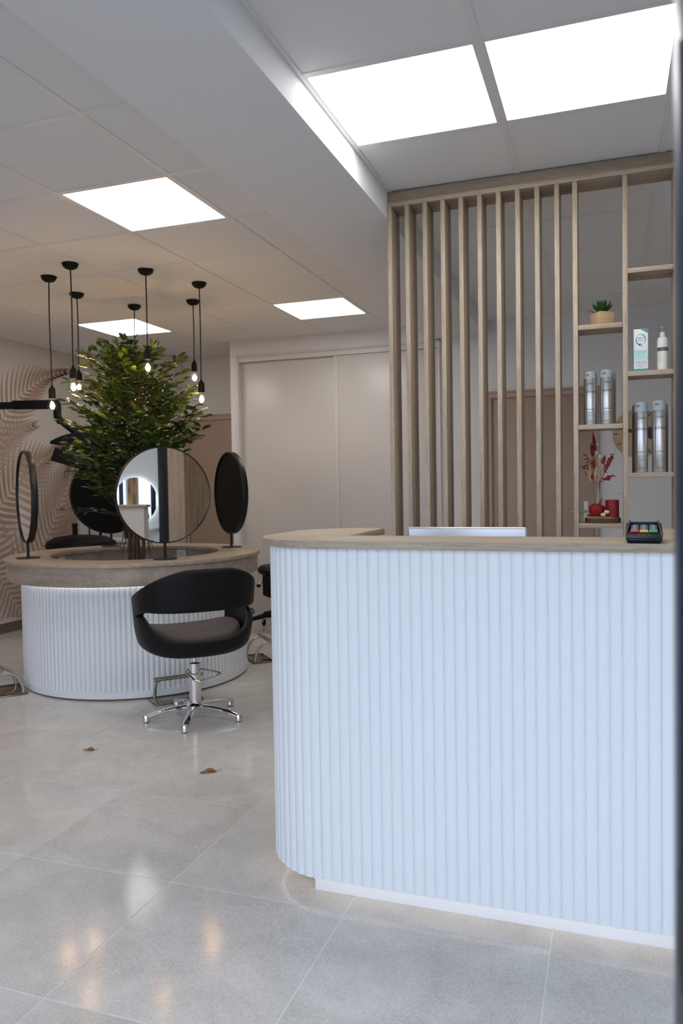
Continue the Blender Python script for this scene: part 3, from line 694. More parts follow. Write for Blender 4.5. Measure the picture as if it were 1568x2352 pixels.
base_a = [math.atan2(y-3.775, x+2.205) for x, y in ((-2.434, 3.62), (-2.125, 3.508), (-1.93, 3.775), (-2.098, 4.031))]
a_mean = math.radians(-72)
for k in range(5): star_leg(ch, a_mean+k*2*PI/5-(chair_face-PI/2), M['chrome'])
# pump ring (triangular hoop around the cylinder)
rz = chair_face-PI/2
def loc_dir(a): a -= rz; return Vector((math.cos(a), math.sin(a), 0))
u1 = loc_dir(math.radians(19)); u2 = loc_dir(math.radians(109))
hoop = [u1*-.045+u2*.03, u1*-.05+u2*-.01, u1*.02+u2*-.10, u1*.05+u2*-.105, u1*.135+u2*.0, u1*.14+u2*.015, u1*.13+u2*.025, u1*.03+u2*.045, u1*-.02+u2*.045]
zz = [.265, .262, .232, .23, .238, .242, .246, .262, .266]
MB().tube([(p.x, p.y, z) for p, z in zip(hoop, zz)]+[(hoop[0].x, hoop[0].y, zz[0])], .0055, 8).build('pump_hoop', M['chrome'], ch)

# footrests
def footrest(ang, r, label):
    a = math.radians(ang); t = thing('footrest', label, 'footrest', (TC[0]+r*math.cos(a), TC[1]+r*math.sin(a), 0), a+PI/2, group='steel footrests around the styling table')
    # local x tangential, local y: -y away from the table
    MB().box(-.15, .15, -.085, .075, .0005, .010).build('floor_plate', M['brownsteel'], t, bevel=.004)
    for x in (-.115, .115):
        MB().tube([(x, .045-.03*math.sin(u*1.5), .01+.13*u) if False else (x, .05-.11*(u**1.8), .008+.135*math.sin(u*PI/2)) for u in [i/8 for i in range(9)]], .010, 10).build('curved_leg', M['steel'], t)
    MB().tube([(-.15, -.062, .155), (.15, -.062, .155)], .0145, 16).build('foot_bar', M['steel'], t)
footrest(-41.5, .845, 'steel footrest on the floor behind the styling chair')
footrest(-127, .845, 'steel footrest at the left edge, standing before the mural')
footrest(42, .86, 'steel footrest right of the table, half hidden by the counter')

# ================================================================== WORK STOOL
ws = thing('work_stool', 'black wheeled work stool glimpsed between table and counter', 'stool', (-2.775, 6.30, 0), math.radians(20))
MB().lathe([(0, .52), (.17, .50), (.21, .53), (.215, .56), (.19, .585), (0, .59)], 32, cap=False).build('seat', M['leather'], ws)
MB().tube([(0, 0, .12), (0, 0, .5)], .026, 16).build('column', M['blackp'], ws)
b = MB(); vs = []
for i in range(13):
    a = math.radians(222+i*8.5)
    for rr, z in ((.185, .34-.03*math.sin(PI*i/12)), (.185, .515), (.222, .515), (.222, .34-.03*math.sin(PI*i/12))): vs.append((rr*math.cos(a), rr*math.sin(a), z))
b.add(vs, [(i*4+k, i*4+(k+1) % 4, (i+1)*4+(k+1) % 4, (i+1)*4+k) for i in range(12) for k in range(4)]+[(0, 1, 2, 3), (51, 50, 49, 48)])
b.build('side_guard', M['leather'], ws, bevel=.014)
MB().tube([(-.1, -.05, .49), (-.17, -.12, .455), (-.19, -.135, .435)], .005, 8).build('lever', M['steel'], ws)
MB().ball((-.195, -.139, .423), .02, 12, (1, 1, .8)).build('lever_knob', M['blackp'], ws)
for k in range(5):
    a = math.radians(218-20)+k*2*PI/5; d = Vector((math.cos(a), math.sin(a), 0))
    MB().tube([d*.02+Vector((0, 0, .15)), d*.16+Vector((0, 0, .145)), d*.31+Vector((0, 0, .115))], [.026, .022, .017], 10).build('leg', M['blackp'], ws)
    c = d*.315; cs = MB().tube([c+Vector((0, 0, .062)), c+Vector((0, 0, .105))], .009, 8).build('caster', M['steel'], ws)
    q = Vector((-d.y, d.x, 0)); e = c+d*.012+Vector((0, 0, .0305))
    MB().lathe([(0, -.011), (.022, -.011), (.03, -.006), (.03, .006), (.022, .011), (0, .011)], 20, e, cap=False, ax=q).build('wheel', M['blackp'], cs)
    MB().obox(e+Vector((0, 0, .018)), d, q, Vector((0, 0, 1)), .014, .016, .016).build('wheel_fork', M['steel'], cs)

# ================================================================== WASH CORNER
bs = thing('wash_basin', 'black shampoo basin standing behind the round table', 'basin', (-4.72, 6.05, 0), math.radians(19))
prof = [(0, .56), (.20, .58), (.28, .68), (.30, .76), (.29, .80), (.22, .845), (.1, .862), (0, .865)]
bb = MB().lathe(prof, 40, cap=False); bb.v = [(x*1.1, y*.8, z) for x, y, z in bb.v]
bb.build('bowl', M['leather'], bs)
MB().box(-.16, .16, -.12, .18, 0, .60).build('pedestal', M['blackp'], bs, bevel=.02)
MB().lathe([(0, .82), (.026, .82), (.024, .93), (.028, .955), (.02, .97), (0, .972)], 16, (-.09, .10, 0), cap=False).build('mixer_tap', M['blackp'], bs)
MB().tube([(-.09, .10, .93), (-.082, .07, .95), (-.075, .06, .968)], .006, 8).build('tap_lever', M['chrome'], bs)
MB().tube([(.04, .13, .84), (.038, .13, .90), (.052, .11, .955)], [.011, .010, .012], 10).build('hand_shower', M['chrome'], bs)
MB().tube([(.14, .14, .84), (.14, .14, .90), (.165, .12, .95), (.19, .10, .99)], .013, 10).build('hose', M['blackp'], bs)
tag(MB().lathe([(0, 0), (.036, 0), (.037, .14), (.03, .165), (.012, .17), (.012, .19), (0, .19)], 20, (-4.36, 6.50, .80), cap=False).build('shampoo_bottle', M['whitecan']), 'white shampoo bottle beside the black basin', 'bottle')
tag(MB().box(-4.53, -4.45, 6.46, 6.54, .80, .985).build('product_box', M['blackp'], bevel=.006), 'black product container standing behind the basin', 'container')
tag(MB().box(-4.78, -4.26, 6.42, 6.60, .765, .7995).box(-4.76, -4.28, 6.46, 6.60, 0, .765).build('wash_shelf', M['white'], bevel=.003), 'low white ledge behind the shampoo basin', 'ledge')
hp = thing('hair_processor', 'black wall-mounted hair dryer arm with hinged heads', 'hair dryer', (XL, 5.35, 2.03))
ad = Vector((.944, .33, 0)); n0 = Vector((0, 0, 1)); q0 = Vector((-.33, .944, 0))
MB().box(-0, .03, -.09, .09, -.14, .14).build('wall_plate', M['blackp'], hp, bevel=.006)
MB().obox(Vector((.03, 0, 0))+ad*.17, ad, q0, n0, .18, .022, .03).build('arm', M['blackp'], hp, bevel=.004)
MB().obox(Vector((.03, 0, .004))+ad*.46, ad, q0, n0, .20, .026, .038).build('arm', M['blackp'], hp, bevel=.004)
ep = Vector((.03, 0, 0))+ad*.645
MB().tube([ep+Vector((0, 0, .02)), ep+Vector((0, 0, -.10)), ep+ad*.03+Vector((0, 0, -.15))], .034, 12).build('elbow', M['blackp'], hp)
MB().tube([ep+ad*.02+Vector((0, 0, -.13)), ep+ad*.2+Vector((0, 0, -.28)), ep+ad*.26+Vector((0, 0, -.42))], .03, 12).build('yoke', M['blackp'], hp)
def wing(c, tilt, L, W, T, dome):
    ax = ad*math.cos(tilt)-n0*math.sin(tilt); az = n0*math.cos(tilt)+ad*math.sin(tilt); b = MB(); vs = []; n = 10
    for i in range(n+1):
        u = i/n*2-1; hgt = dome*(1-u*u)
        for k, (w_, z) in enumerate(((-W, 0), (-W*.8, T+hgt), (W*.8, T+hgt), (W, 0))): vs.append(c+ax*(u*L)+q0*w_+az*z)
    b.add(vs, [(i*4+k, i*4+(k+1) % 4, (i+1)*4+(k+1) % 4, (i+1)*4+k) for i in range(n) for k in range(4)]+[(0, 1, 2, 3), (n*4+3, n*4+2, n*4+1, n*4)])
    return b
wing(ep+ad*.22+Vector((0, 0, -.345)), .0, .26, .10, .028, .07).build('upper_head', M['blackp'], hp, bevel=.006)
wing(ep+ad*.20+Vector((0, 0, -.56)), .30, .25, .10, .115, .0).build('lower_head', M['blackp'], hp, bevel=.01)

# ================================================================== COUNTER OBJECTS
mo = thing('monitor', 'silver computer monitor seen from behind above the counter edge', 'monitor', (-.489, 2.75, .752))
MB().box(-.213, .213, -.012, .006, .10, .380).build('housing', M['silver'], mo, bevel=.0085, seg=4)
MB().box(-.205, .205, .0062, .008, .115, .370).build('screen', M['tscreen'], mo)
MB().box(-.03, .03, -.04, -.012, .0, .2).build('stand', M['silver'], mo, bevel=.003)
MB().box(-.1, .1, -.09, .08, 0, .008).build('foot', M['silver'], mo, bevel=.003)
pt = thing('card_terminal', 'black card payment terminal with coloured keys on the countertop', 'card terminal', (.085, 2.255, 1.12), math.radians(-2))
b = MB(); W = .046   # body wedge: profile in yz, low at the front
pf = [(-.058, .0), (-.064, .008), (-.062, .016), (.03, .042), (.088, .048), (.098, .036), (.092, .0)]
vs = [(sx*W*(1 if i not in (0, 6) else .86), y, z) for sx in (-1, 1) for i, (y, z) in enumerate(pf)]
b.add(vs, [tuple(range(7)), tuple(range(13, 6, -1))]+[(i, (i+1) % 7, 7+(i+1) % 7, 7+i) for i in range(7)])
b.build('body', M['tbody'], pt, bevel=.003)
for s in (-1, 1):
    g = MB(); pr = [(-.052, .018, 0), (-.018, .034, .25), (.018, .0585, 1), (.042, .050, .75), (.085, .050, .7), (.09, .036, .0), (.0, .028, 0)]
    n = len(pr); g.add([(s*(W-.004-.009*k), y, z) for y, z, k in pr]+[(s*(W+.0015-.0105*k), y, z) for y, z, k in pr], [tuple(range(n)), tuple(range(2*n-1, n-1, -1))]+[(i, (i+1) % n, n+(i+1) % n, n+i) for i in range(n)])
    g.build('side_shield', M['tbody'], pt, bevel=.001)
g = MB().box(-W+.010, W-.010, .046, .050, .040, .0525).build('privacy_hood', M['tbody'], pt, bevel=.001)
slope = Vector((0, .092, .026)).normalized(); nz = Vector((0, -.026, .092)).normalized(); X = Vector((1, 0, 0))
def on(y, lift=.0): return Vector((0, y, .016+(y+.062)*.283+lift))
MB().box(-.034, .034, .053, .083, .0445, .0505).build('display', M['tscreen'], pt)
for j in range(3):
    for i in range(3):
        c = on(.018-.0135*j, .0035); c.x = -.0235+.0235*i
        k = MB().obox(c, X, slope, nz, .0095, .005, .0022).build('key', M['keyg'], pt, bevel=.0008)
        MB().obox(c+nz*.0024, X, slope, nz, .003, .0022, .0003).build('key_mark', M['keyw'], k)
for i, km in enumerate(('kred', 'kyel', 'kgrn')):
    c = on(-.0235, .004); c.x = -.0235+.0235*i; MB().obox(c, X, slope, nz, .0105, .0045, .0024).build('colour_key', M[km], pt, bevel=.0008)
for x in (-.012, 0, .012):
    c = on(-.046, .0008); c.x = x; MB().obox(c, X, slope, nz, .0025 if x else .004, .002, .0002).build('front_mark', M['keyg'], pt)
MB().box(-.036, .036, -.0655, -.058, .0095, .0115).build('card_slot', M['tscreen'], pt)

# ================================================================== SHELF OBJECTS
def wrap_text(s, size, R, z, ang, sx=1.0, shear=0):
    tm = text_mb(s, size, shear=shear); out = MB(); out.f = tm.f
    out.v = [(R*math.sin(x*sx/R+ang), -R*math.cos(x*sx/R+ang), z+y) for x, y, _ in tm.v]; return out
def wrap_bar(R, z, h, a0, a1):
    b = MB(); n = 10; vs = []
    for i in range(n+1):
        a = a0+(a1-a0)*i/n; vs += [(R*math.sin(a), -R*math.cos(a), z), (R*math.sin(a), -R*math.cos(a), z+h)]
    return b.add(vs, [(2*i, 2*i+2, 2*i+3, 2*i+1) for i in range(n)])
def spray(label, loc, R, Hc, turn, dark=False, group=None, printed=True):
    t = thing('spray_can', label, 'spray can', loc, turn, group=group)
    bm_ = M['can']; cz = Hc*.865
    MB().lathe([(0, 0), (R*.96, 0), (R, .003), (R, cz-.004), (R*.97, cz), (0, cz)], 40, cap=False).build('body', bm_, t, smooth=30)
    cp = MB().lathe([(0, cz), (R*.985, cz), (R*.985, Hc-.012), (R*.93, Hc-.011), (R*.93, Hc-.001), (R*.9, Hc), (0, Hc)], 40, cap=False).build('cap', M['cap'], t, smooth=30)
    MB().add([(R*.99*math.sin(a), -R*.99*math.cos(a), z) for z in (Hc-.011, Hc-.022) for a in (-.75, -.6, -.45, -.3, -.15)], [(i, i+1, 6+i, 5+i) for i in range(4)]).build('cap_notch', M['inkg'], cp)
    if printed:
        Ro = R+.0003; k = Hc/.30
        wrap_text("L'ORÉAL", .0095*k**.5, Ro, Hc*.765, .05, 1.0).build('brand_print', M['ink'], t)
        wrap_bar(Ro, Hc*.757, .0008, -.5, .6).build('print_line', M['ink'], t)
        wrap_text('Infinium', .021*k**.5, Ro, Hc*.60, .05, .78, .45).build('script_print', M['ink'], t)
        for z, h in ((.295, .0012), (.283, .0012)): wrap_bar(Ro, Hc*z, h, -.62, .72).build('print_line', M['ink'], t)
        for z in (.235, .215, .19, .17, .07, .055): wrap_bar(Ro, Hc*z, .0016, -.62, .72).build('print_line', M['inkg'], t)
    return t
GB, GE = 'small silver spray cans on the left shelf', 'tall silver spray cans on the right shelf'
spray('left small silver spray can above the flowers', (-.0855, 3.62, 1.537), .0268, .236, 0, group=GB)
spray('right small silver spray can above the flowers', (-.016, 3.62, 1.537), .0268, .240, .1, group=GB)
spray('small silver spray can behind, right edge peeking out', (-.003, 3.682, 1.537), .0268, .236, .9, group=GB, printed=False)
spray('small silver spray can standing behind the left small can', (-.082, 3.682, 1.537), .0268, .236, 2.0, group=GB, printed=False)
spray('tall silver spray can left in front on the right shelf', (.125, 3.618, 1.322), .0285, .305, 0, group=GE)
spray('tall silver spray can right in front on the right shelf', (.1985, 3.618, 1.322), .0285, .309, .1, group=GE)
spray('tall spray can behind, dark side showing at the left', (.1185, 3.685, 1.322), .0285, .30, 2.6, group=GE, printed=False)
spray('tall spray can behind, right side peeking out', (.2105, 3.685, 1.322), .0285, .30, 2.6, group=GE, printed=False)
# treatment box
bx = thing('treatment_box', 'white and green lice treatment carton on the right shelf', 'carton', (.1245, 3.617, 1.759), math.radians(2))
W, D, HB = .029, .019, .183
MB().box(-W, W, -D, D, 0, HB).build('carton', M['paper'], bx, bevel=.0006)
def fr(x0, x1, z0, z1, m, n, e=.0003): return MB().box(x0, x1, -D-e, -D+.0002, z0, z1).build(n, m, bx, smooth=0)
fr(-W+.0005, W-.0005, .052, .093, M['mint'], 'mint_panel'); fr(-W+.0005, W-.0005, .0005, .012, M['teal'], 'teal_foot')
MB().add([(-.002, -D-.0003, HB-.0006), (W-.0006, -D-.0003, HB-.0006), (W-.0006, -D-.0003, HB-.02)], [(0, 1, 2)]).build('teal_corner', M['teal'], bx)
b = MB(); n = 40; vs = []
for i in range(n+1):
    a = 2*PI*i/n+1.9; wv = .0014+.0009*math.sin(a*2+.6); cx_, cz_ = -.0005, .137
    for r in (.0185-wv, .0185+wv): vs.append((cx_+r*math.cos(a), -D-.0004, cz_+r*1.25*math.sin(a)))
b.add(vs, [(2*i, 2*i+1, 2*i+3, 2*i+2) for i in range(n)]).build('ring_logo', M['teal'], bx)
def btext(s, size, z, m, n, x=0):
    tm = text_mb(s, size); tm.v = [(a+x, -D-.0005, z+b_) for a, b_, _ in tm.v]; return tm.build(n, m, bx, smooth=0)
btext('ZÉRO', .0105, .139, M['inkg'], 'box_print'); btext('Poux', .0105, .1295, M['inkg'], 'box_print')
btext('BAUME TRAITANT', .0056, .083, M['teal'], 'box_print'); btext('poux et lentes', .006, .0765, M['teal'], 'box_print')
btext('LICE AND NITS', .0056, .041, M['inkg'], 'box_print'); btext('TREATMENT BALM', .0056, .0345, M['inkg'], 'box_print')
for z, w_ in ((.0705, .014), (.065, .011), (.06, .009), (.028, .015), (.023, .018), (.018, .007)): fr(-w_, w_, z, z+.0009, M['inkg'], 'box_line')
MB().ball((-.004, -D-.0004, .116), .004, 10, (.8, .06, 1.5)).build('louse_mark', M['ink'], bx)
MB().ball((.0035, -D-.0004, .109), .0022, 8, (.7, .06, 1.4)).build('louse_mark', M['ink'], bx)
# white foam can
wc = thing('foam_can', 'white foam can with clear cap on the right shelf', 'spray can', (.213, 3.62, 1.759))
MB().lathe([(0, 0), (.0205, 0), (.0215, .003), (.0215, .128), (.0205, .137), (.016, .143), (0, .143)], 36, cap=False).build('body', M['whitecan'], wc, smooth=30)
wrap_bar(.0217, .083, .016, -1.3, 1.5).build('dark_band', M['band'], wc)
wrap_bar(.0217, .035, .045, -1.35, -.45).build('cream_label', M['cream'], wc)
MB().lathe([(0, .142), (.011, .142), (.011, .158), (.008, .166), (0, .167)], 20, cap=False).build('nozzle', M['whitecan'], wc)
MB().lathe([(.0175, .139), (.0172, .182), (.016, .186), (0, .186)], 30, cap=False).build('clear_cap', M['clearcap'], wc)
# succulent in wooden pot
su = thing('potted_succulent', 'green succulent in a small square wooden pot', 'potted plant', (-.033, 3.632, 1.973), math.radians(38))
b = MB(); hexa = lambda r: [(r*math.cos(PI/2*k+PI/4), r*math.sin(PI/2*k+PI/4)) for k in range(4)]
MB().prism(hexa(.052), 0, .058).build('pot', M['pine'], su, bevel=.002)
for k in range(26):
    a = k*2.4; el = .25+1.15*(k/26)**.7; L = .058-.012*(k/26); d = Vector((math.cos(a)*math.cos(el), math.sin(a)*math.cos(el), math.sin(el))); q = Vector((-math.sin(a), math.cos(a), 0)); u = d.cross(q)*-1
    b = MB(); c0 = Vector((0, 0, .05)); vs = []
    for tt, w_ in ((0, .006), (.35, .0105), (.7, .008), (1, .0004)):
        p = c0+d*L*tt*1.25+Vector((0, 0, .006*tt*tt)); vs += [p-q*w_, p+u*-.003*(1-tt), p+q*w_, p+u*.004*(1-tt)]
    b.add(vs, [(i*4+j, i*4+(j+1) % 4, (i+1)*4+(j+1) % 4, (i+1)*4+j) for i in range(3) for j in range(4)]+[(0, 1, 2, 3), (15, 14, 13, 12)])
    b.build('succulent_leaf', M['succ'], su)
# wood slice, candle, rose, vase with dried flowers
SZ = 1.102
slc = thing('wood_slice', 'round bark-edged wood slice carrying the candle and rose', 'wood slice', (-.0345, 3.635, SZ))
b = MB(); pr = [(r_*(1+.03*math.sin(5*a_)+.02*math.sin(11*a_)), a_) for r_, a_ in [(.0745, 2*PI*i/40) for i in range(40)]]
poly = [(r_*math.cos(a_), r_*math.sin(a_)*.86) for r_, a_ in pr]
MB().prism(poly, 0, .022).build('bark', M['barkedge'], slc)
MB().prism([(x*.93, y*.93) for x, y in poly], .0215, .0232).build('cut_face', M['pine'], slc)
tag(MB().lathe([(0, 0), (.029, 0), (.0295, .003), (.0295, .077), (.027, .079), (.02, .076), (0, .0755)], 36, (.005, 3.63, SZ+.0235), cap=False).build('pillar_candle', M['candle']), 'red pillar candle on the wood slice', 'candle')
rs = thing('preserved_rose', 'large red preserved rose head on the wood slice', 'rose', (-.060, 3.603, SZ+.0235))
for k in range(22):
    a = k*2.4; lay = k/22; R = .008+.026*lay; b = MB(); vs = []; n = 6
    for j in range(5):
        v = j/4
        for i in range(n+1):
            t_ = (i/n-.5)*(1.5-.3*lay); rr = R*(.55+.45*math.sin(v*PI*.62))+.004*v*lay; z = .004+.062*v*(1-.22*lay)-.006*(i/n-.5)**2*4*v
            vs.append((rr*math.cos(a+t_), rr*math.sin(a+t_), z))
    b.add(vs, [(j*(n+1)+i, j*(n+1)+i+1, (j+1)*(n+1)+i+1, (j+1)*(n+1)+i) for j in range(4) for i in range(n)]); b.build('petal', M['rose'], rs, smooth=80)
rr_ = random.Random(3)
for (dx, dy, dz) in ((-.045, -.005, .012), (.022, .0, .09), (-.02, -.01, .005)):
    p0 = Vector((0, 0, .012)); p1 = Vector((dx, dy, dz))
    MB().tube([p0, p0.lerp(p1, .5), p1*1.0], [.003, .007, .0008], 8).build('feather', M['red'], rs)
for (p0, p1) in (((.018, -.02, .006), (.038, -.022, .022)), ((.034, -.022, .018), (.052, -.02, .034))):
    MB().ball(((p0[0]+p1[0])/2, p0[1], (p0[2]+p1[2])/2), .008, 10, (1.5, .9, 1.1)).build('dried_bud', M['bud'], rs)
moss = MB()
for k in range(40):
    a = rr_.uniform(0, 2*PI); r = rr_.uniform(.0, .04); x, y = r*math.cos(a), r*math.sin(a)*.6-.008; moss.tube([(x, y, .0005), (x+rr_.uniform(-.02, .02), y+rr_.uniform(-.01, .01), .006), (x+rr_.uniform(-.03, .03), y+rr_.uniform(-.012, .012), .002)], .0008, 4)
moss.build('moss', M['straw'], rs)['kind'] = 'stuff'
vz = thing('flower_vase', 'slim glass vase of dried red flowers on the left shelf', 'vase', (-.053, 3.672, SZ))
vz.location.z = SZ+.0005
MB().lathe([(0, 0), (.026, 0), (.028, .004), (.024, .07), (.013, .115), (.0125, .150), (.016, .158), (.0148, .158), (.0112, .150), (.0118, .115), (.0225, .07), (.026, .006), (0, .003)], 28, cap=False).build('vase', M['vase'], vz)
vz.location = (-.053, 3.667, SZ+.0235)
TOPV = Vector((0, 0, .155)); B0 = Vector((0, 0, .02))
def stem_to(tip, m=M['straw'], r=.0009):
    tip = Vector(tip); MB().tube([B0, TOPV*.6+Vector((tip.x*.05, tip.y*.05, 0)), TOPV+Vector((tip.x*.12, tip.y*.12, .0)), (TOPV+tip)*.5+Vector((tip.x*.08, 0, 0)), tip], r, 5).build('flower_stem', m, vz)
def tails(base, tip, r, m, name):
    base, tip = Vector(base), Vector(tip); MB().tube([base, base.lerp(tip, .25), base.lerp(tip, .6), tip], [r*.5, r, r*.85, r*.1], 8).build(name, m, vz)
for base, tip in (((-.012, 0, .30), (-.022, 0, .385)), ((-.022, 0, .275), (-.030, 0, .335)), ((.035, -.01, .225), (.058, -.01, .268)), ((-.018, -.01, .22), (-.019, -.012, .27)), ((.018, -.01, .24), (.03, -.01, .28))):
    stem_to(base, M['red']); tails(base, tip, .0085, M['red'], 'red_tail')
for k in range(9):
    tx = -.045+.009*k+rr_.uniform(-.004, .004) if k < 5 else rr_.uniform(-.06, .06); tz = rr_.uniform(.2, .3); p = Vector((tx, rr_.uniform(-.02, .01), tz)); stem_to(p)
    tails(p-Vector((tx*.2, 0, .045)), p+Vector((tx*.1, 0, .015)), .0042, M['straw'], 'wheat_ear')
for p in ((-.006, -.008, .288), (.008, -.008, .272), (-.003, -.004, .33)):
    stem_to(p); MB().ball(p, .0085, 10, (.9, .9, 1.3)).build('dried_bud', M['bud'], vz)
for k in range(14):
    side = (-1, 1)[k % 2]; end = Vector((side*rr_.uniform(.03, .062), rr_.uniform(-.015, .01), rr_.uniform(.18, .30))); stem_to(end, M['red'])
    b = MB()
    for j in range(12):
        u = .45+.55*j/11; p = TOPV.lerp(end, u); d = Vector((rr_.uniform(-1, 1)+side*.5, rr_.uniform(-.6, .6), rr_.uniform(-.5, .9))).normalized(); q = d.cross(Vector((.1, 1, .2))).normalized(); L = rr_.uniform(.012, .02)
        b.add([p, p+d*L*.5+q*.003, p+d*L, p+d*L*.5-q*.003, p+d*L*.5+d.cross(q)*.002], [(0, 1, 4), (1, 2, 4), (2, 3, 4), (3, 0, 4), (0, 3, 2, 1)])
    b.build('red_spray', M['red'], vz)
stem_to((.085, .0, .33), M['straw'], .0006)

# ================================================================== BACK WALL FITTINGS
ck = thing('wall_clock', 'round wooden wall clock hidden behind the tall spray cans', 'clock', (.209, YB-.001, 1.668))
MB().lathe([(0, 0), (.190, 0), (.194, .003), (.194, .012), (.19, .015), (0, .015)], 64, cap=False, ax=(0, -1, 0)).build('dial', M['clock'], ck, smooth=30)
for k in range(12):
    a = PI/6*k; d = Vector((math.sin(a), 0, math.cos(a))); q = Vector((math.cos(a), 0, -math.sin(a)))
    MB().obox(d*.168+Vector((0, -.016, 0)), d, q, Vector((0, 1, 0)), .016, .004, .0015).build('hour_mark', M['ink'], ck)
for L, a, w_ in ((.085, 2.3, .009), (.11, -1.2, .006)):
    d = Vector((math.sin(a), 0, math.cos(a))); q = Vector((d.z, 0, -d.x)); b = MB(); vs = []
    for tt, ww in ((-.1, .3), (.2, .8), (.55, 2.4), (.8, 1.6), (1, .2)):
        for sgn in (-1, 1): vs += [d*L*tt+q*w_*ww*sgn+Vector((0, -.02, 0)), d*L*tt+q*w_*ww*sgn+Vector((0, -.018, 0))]
    b.add(vs, [(4*i, 4*i+2, 4*i+6, 4*i+4) for i in range(4)]+[(4*i+1, 4*i+5, 4*i+7, 4*i+3) for i in range(4)]); b.build('clock_hand', M['ink'], ck)
b = MB(); b.prism([(.105+.045*math.cos(i*PI/8)*(1+.25*math.sin(3*i*PI/8)), .0+.06*math.sin(i*PI/8)*(1+.2*math.cos(2*i*PI/8))) for i in range(16)], .016, .0175); b.v = [(x, -z, y) for x, y, z in b.v]; b.build('dial_motif', M['ink'], ck)
sw = thing('light_switch', 'white light switch on the back wall under the clock', 'light switch', (.088, YB-.0005, 1.231))
MB().box(-.042, .042, -.011, 0, -.044, .044).build('plate', M['plate'], sw, bevel=.003)
MB().lathe([(0, .0125), (.027, .0125), (.029, .0105)], 28, cap=False, ax=(0, -1, 0)).build('rocker', M['plate'], sw, smooth=30)

# ================================================================== RIGHT SIDE (seen in the table mirror)
struct('trim_3', MB().box(XR-.07, XR-.0005, 2.36, 2.47, 0, H-.003), M['black'], 'black post on the side wall seen in the table mirror', 'post', bevel=.004)
lmr = thing('lit_mirror', 'round backlit wall mirror reflected in the table mirror', 'mirror', (XR-.0005, 2.03, 1.14))
MB().lathe([(0, .0), (.25, .0), (.25, .03), (0, .03)], 64, cap=False, ax=(-1, 0, 0)).build('housing', M['blackp'], lmr)
MB().lathe([(.252, .004), (.268, .006), (.268, .026), (.252, .026)], 64, cap=False, ax=(-1, 0, 0)).build('light_ring', M['halo'], lmr)
MB().lathe([(0, .031), (.30, .031), (.30, .036), (0, .036)], 96, cap=False, ax=(-1, 0, 0)).build('mirror_pane', M['mirror'], lmr, smooth=5)
cs = thing('side_console', 'white console with oak top under the backlit mirror', 'console', (XR-.2, 1.55, 0))
MB().box(-.19, .19, -.25, .25, 0, .88).build('cabinet', M['white'], cs, bevel=.003)
MB().box(-.2, .19, -.26, .26, .88, .905).build('top', M['oak_y'], cs, bevel=.002)
rsf = thing('wall_shelf', 'small half-round white wall shelf with the striped lighthouse', 'shelf', (XR, 2.18, .755))
MB().prism(arc(-.0005, 0, .16, 90, 270, 24), 0, .03).build('board', M['white'], rsf, bevel=.003)
lh = thing('lighthouse_ornament', 'small navy and white striped lighthouse ornament on the wall shelf', 'ornament', (XR-.09, 2.17, .785))
for k in range(6):
    z0, z1 = .028*k, .028*(k+1); r0, r1 = .036-.0028*k, .036-.0028*(k+1)
    MB().lathe([(0, z0), (r0, z0), (r1, z1), (0, z1)], 24, cap=False).build('tower_band', M['navy'] if k % 2 else M['whitecan'], lh)
MB().lathe([(0, .168), (.026, .168), (.026, .174), (.013, .176), (.013, .195), (.018, .197), (0, .215)], 20, cap=False).build('lantern', M['navy'], lh)
tag(MB().ball((XR-.1, 2.10, .8151), .03, 14, (1, 1, 1)).build('glass_ball', M['greeng']), 'green glass ball beside the lighthouse ornament', 'ornament')
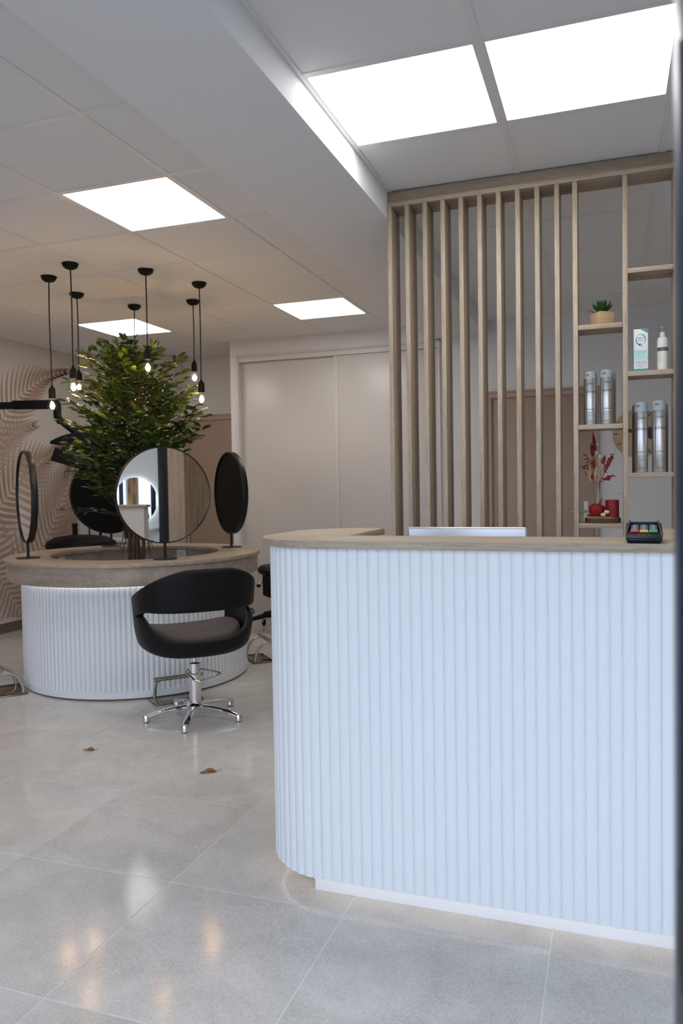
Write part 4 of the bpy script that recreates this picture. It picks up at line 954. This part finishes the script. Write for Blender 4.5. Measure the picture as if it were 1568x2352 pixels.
# poster board standing inside the window, facing the room
def hair_mat():
    m, t, b = nt('blonde_hair_print'); L = t.links; N = t.nodes
    tc = N.new('ShaderNodeTexCoord'); mp = N.new('ShaderNodeMapping'); mp.inputs['Scale'].default_value = (11, 1, 2.6)
    n = N.new('ShaderNodeTexNoise'); n.inputs['Scale'].default_value = 1; n.inputs['Detail'].default_value = 4; n.inputs['Distortion'].default_value = .6
    L.new(tc.outputs['Object'], mp.inputs[0]); L.new(mp.outputs[0], n.inputs['Vector'])
    cr = N.new('ShaderNodeValToRGB'); e = cr.color_ramp.elements; e[0].position = .3; e[0].color = (.09, .04, .015, 1); e[1].position = .7; e[1].color = (.66, .47, .25, 1)
    L.new(n.outputs['Fac'], cr.inputs[0]); L.new(cr.outputs[0], b.inputs['Base Color']); b.inputs['Roughness'].default_value = .6; return m
pb = thing('poster_board', 'white display board with a blonde hair picture by the window', 'poster', (-1.18, .66, 0))
MB().box(-.25, .25, -.01, .01, .02, 1.75).build('board', M['paper'], pb, bevel=.003)
MB().box(-.2, .2, .01, .0112, 1.02, 1.70).build('hair_picture', hair_mat(), pb, smooth=0)
tm = text_mb('b', .12); tm.v = [(-x, .0105, .82+y) for x, y, _ in tm.v]; tm.build('board_print', M['inkg'], pb, smooth=0)
MB().box(-.2, .2, -.14, .14, 0, .02).build('stand', M['blackp'], pb, bevel=.003)

# ================================================================== DEAD LEAVES ON THE FLOOR
def dead_leaf(label, x, y, rz, s):
    t = thing('fallen_leaf', label, 'leaf', (x, y, .0005), rz, group='dry leaves on the floor'); b = MB(); vs = []; n = 8
    for i in range(n+1):
        u = i/n; w_ = .016*math.sin(PI*u)**.8*s; z = .004+.012*math.sin(PI*u)*s
        for k in (-1, -.5, 0, .5, 1): vs.append(((u-.5)*.085*s, w_*k, max(.001, z-.008*(1-abs(k))+.004*math.sin(7*u+3*k))))
    b.add(vs, [(i*5+k, i*5+k+1, (i+1)*5+k+1, (i+1)*5+k) for i in range(n) for k in range(4)]); o = b.build('blade', M['deadleaf'], t, smooth=80)
    so = o.modifiers.new('s', 'SOLIDIFY'); so.thickness = .0008
    MB().tube([(.0425*s, 0, .005), (.055*s, .004, .006), (.066*s, .002, .012)], .0012, 5).build('stalk', M['deadleaf'], t)
dead_leaf('curled brown dry leaf on the floor near the counter', -1.722, 3.046, .55, .9)
dead_leaf('small crumpled dry leaf on the floor below the table', -2.435, 3.138, .2, .7)
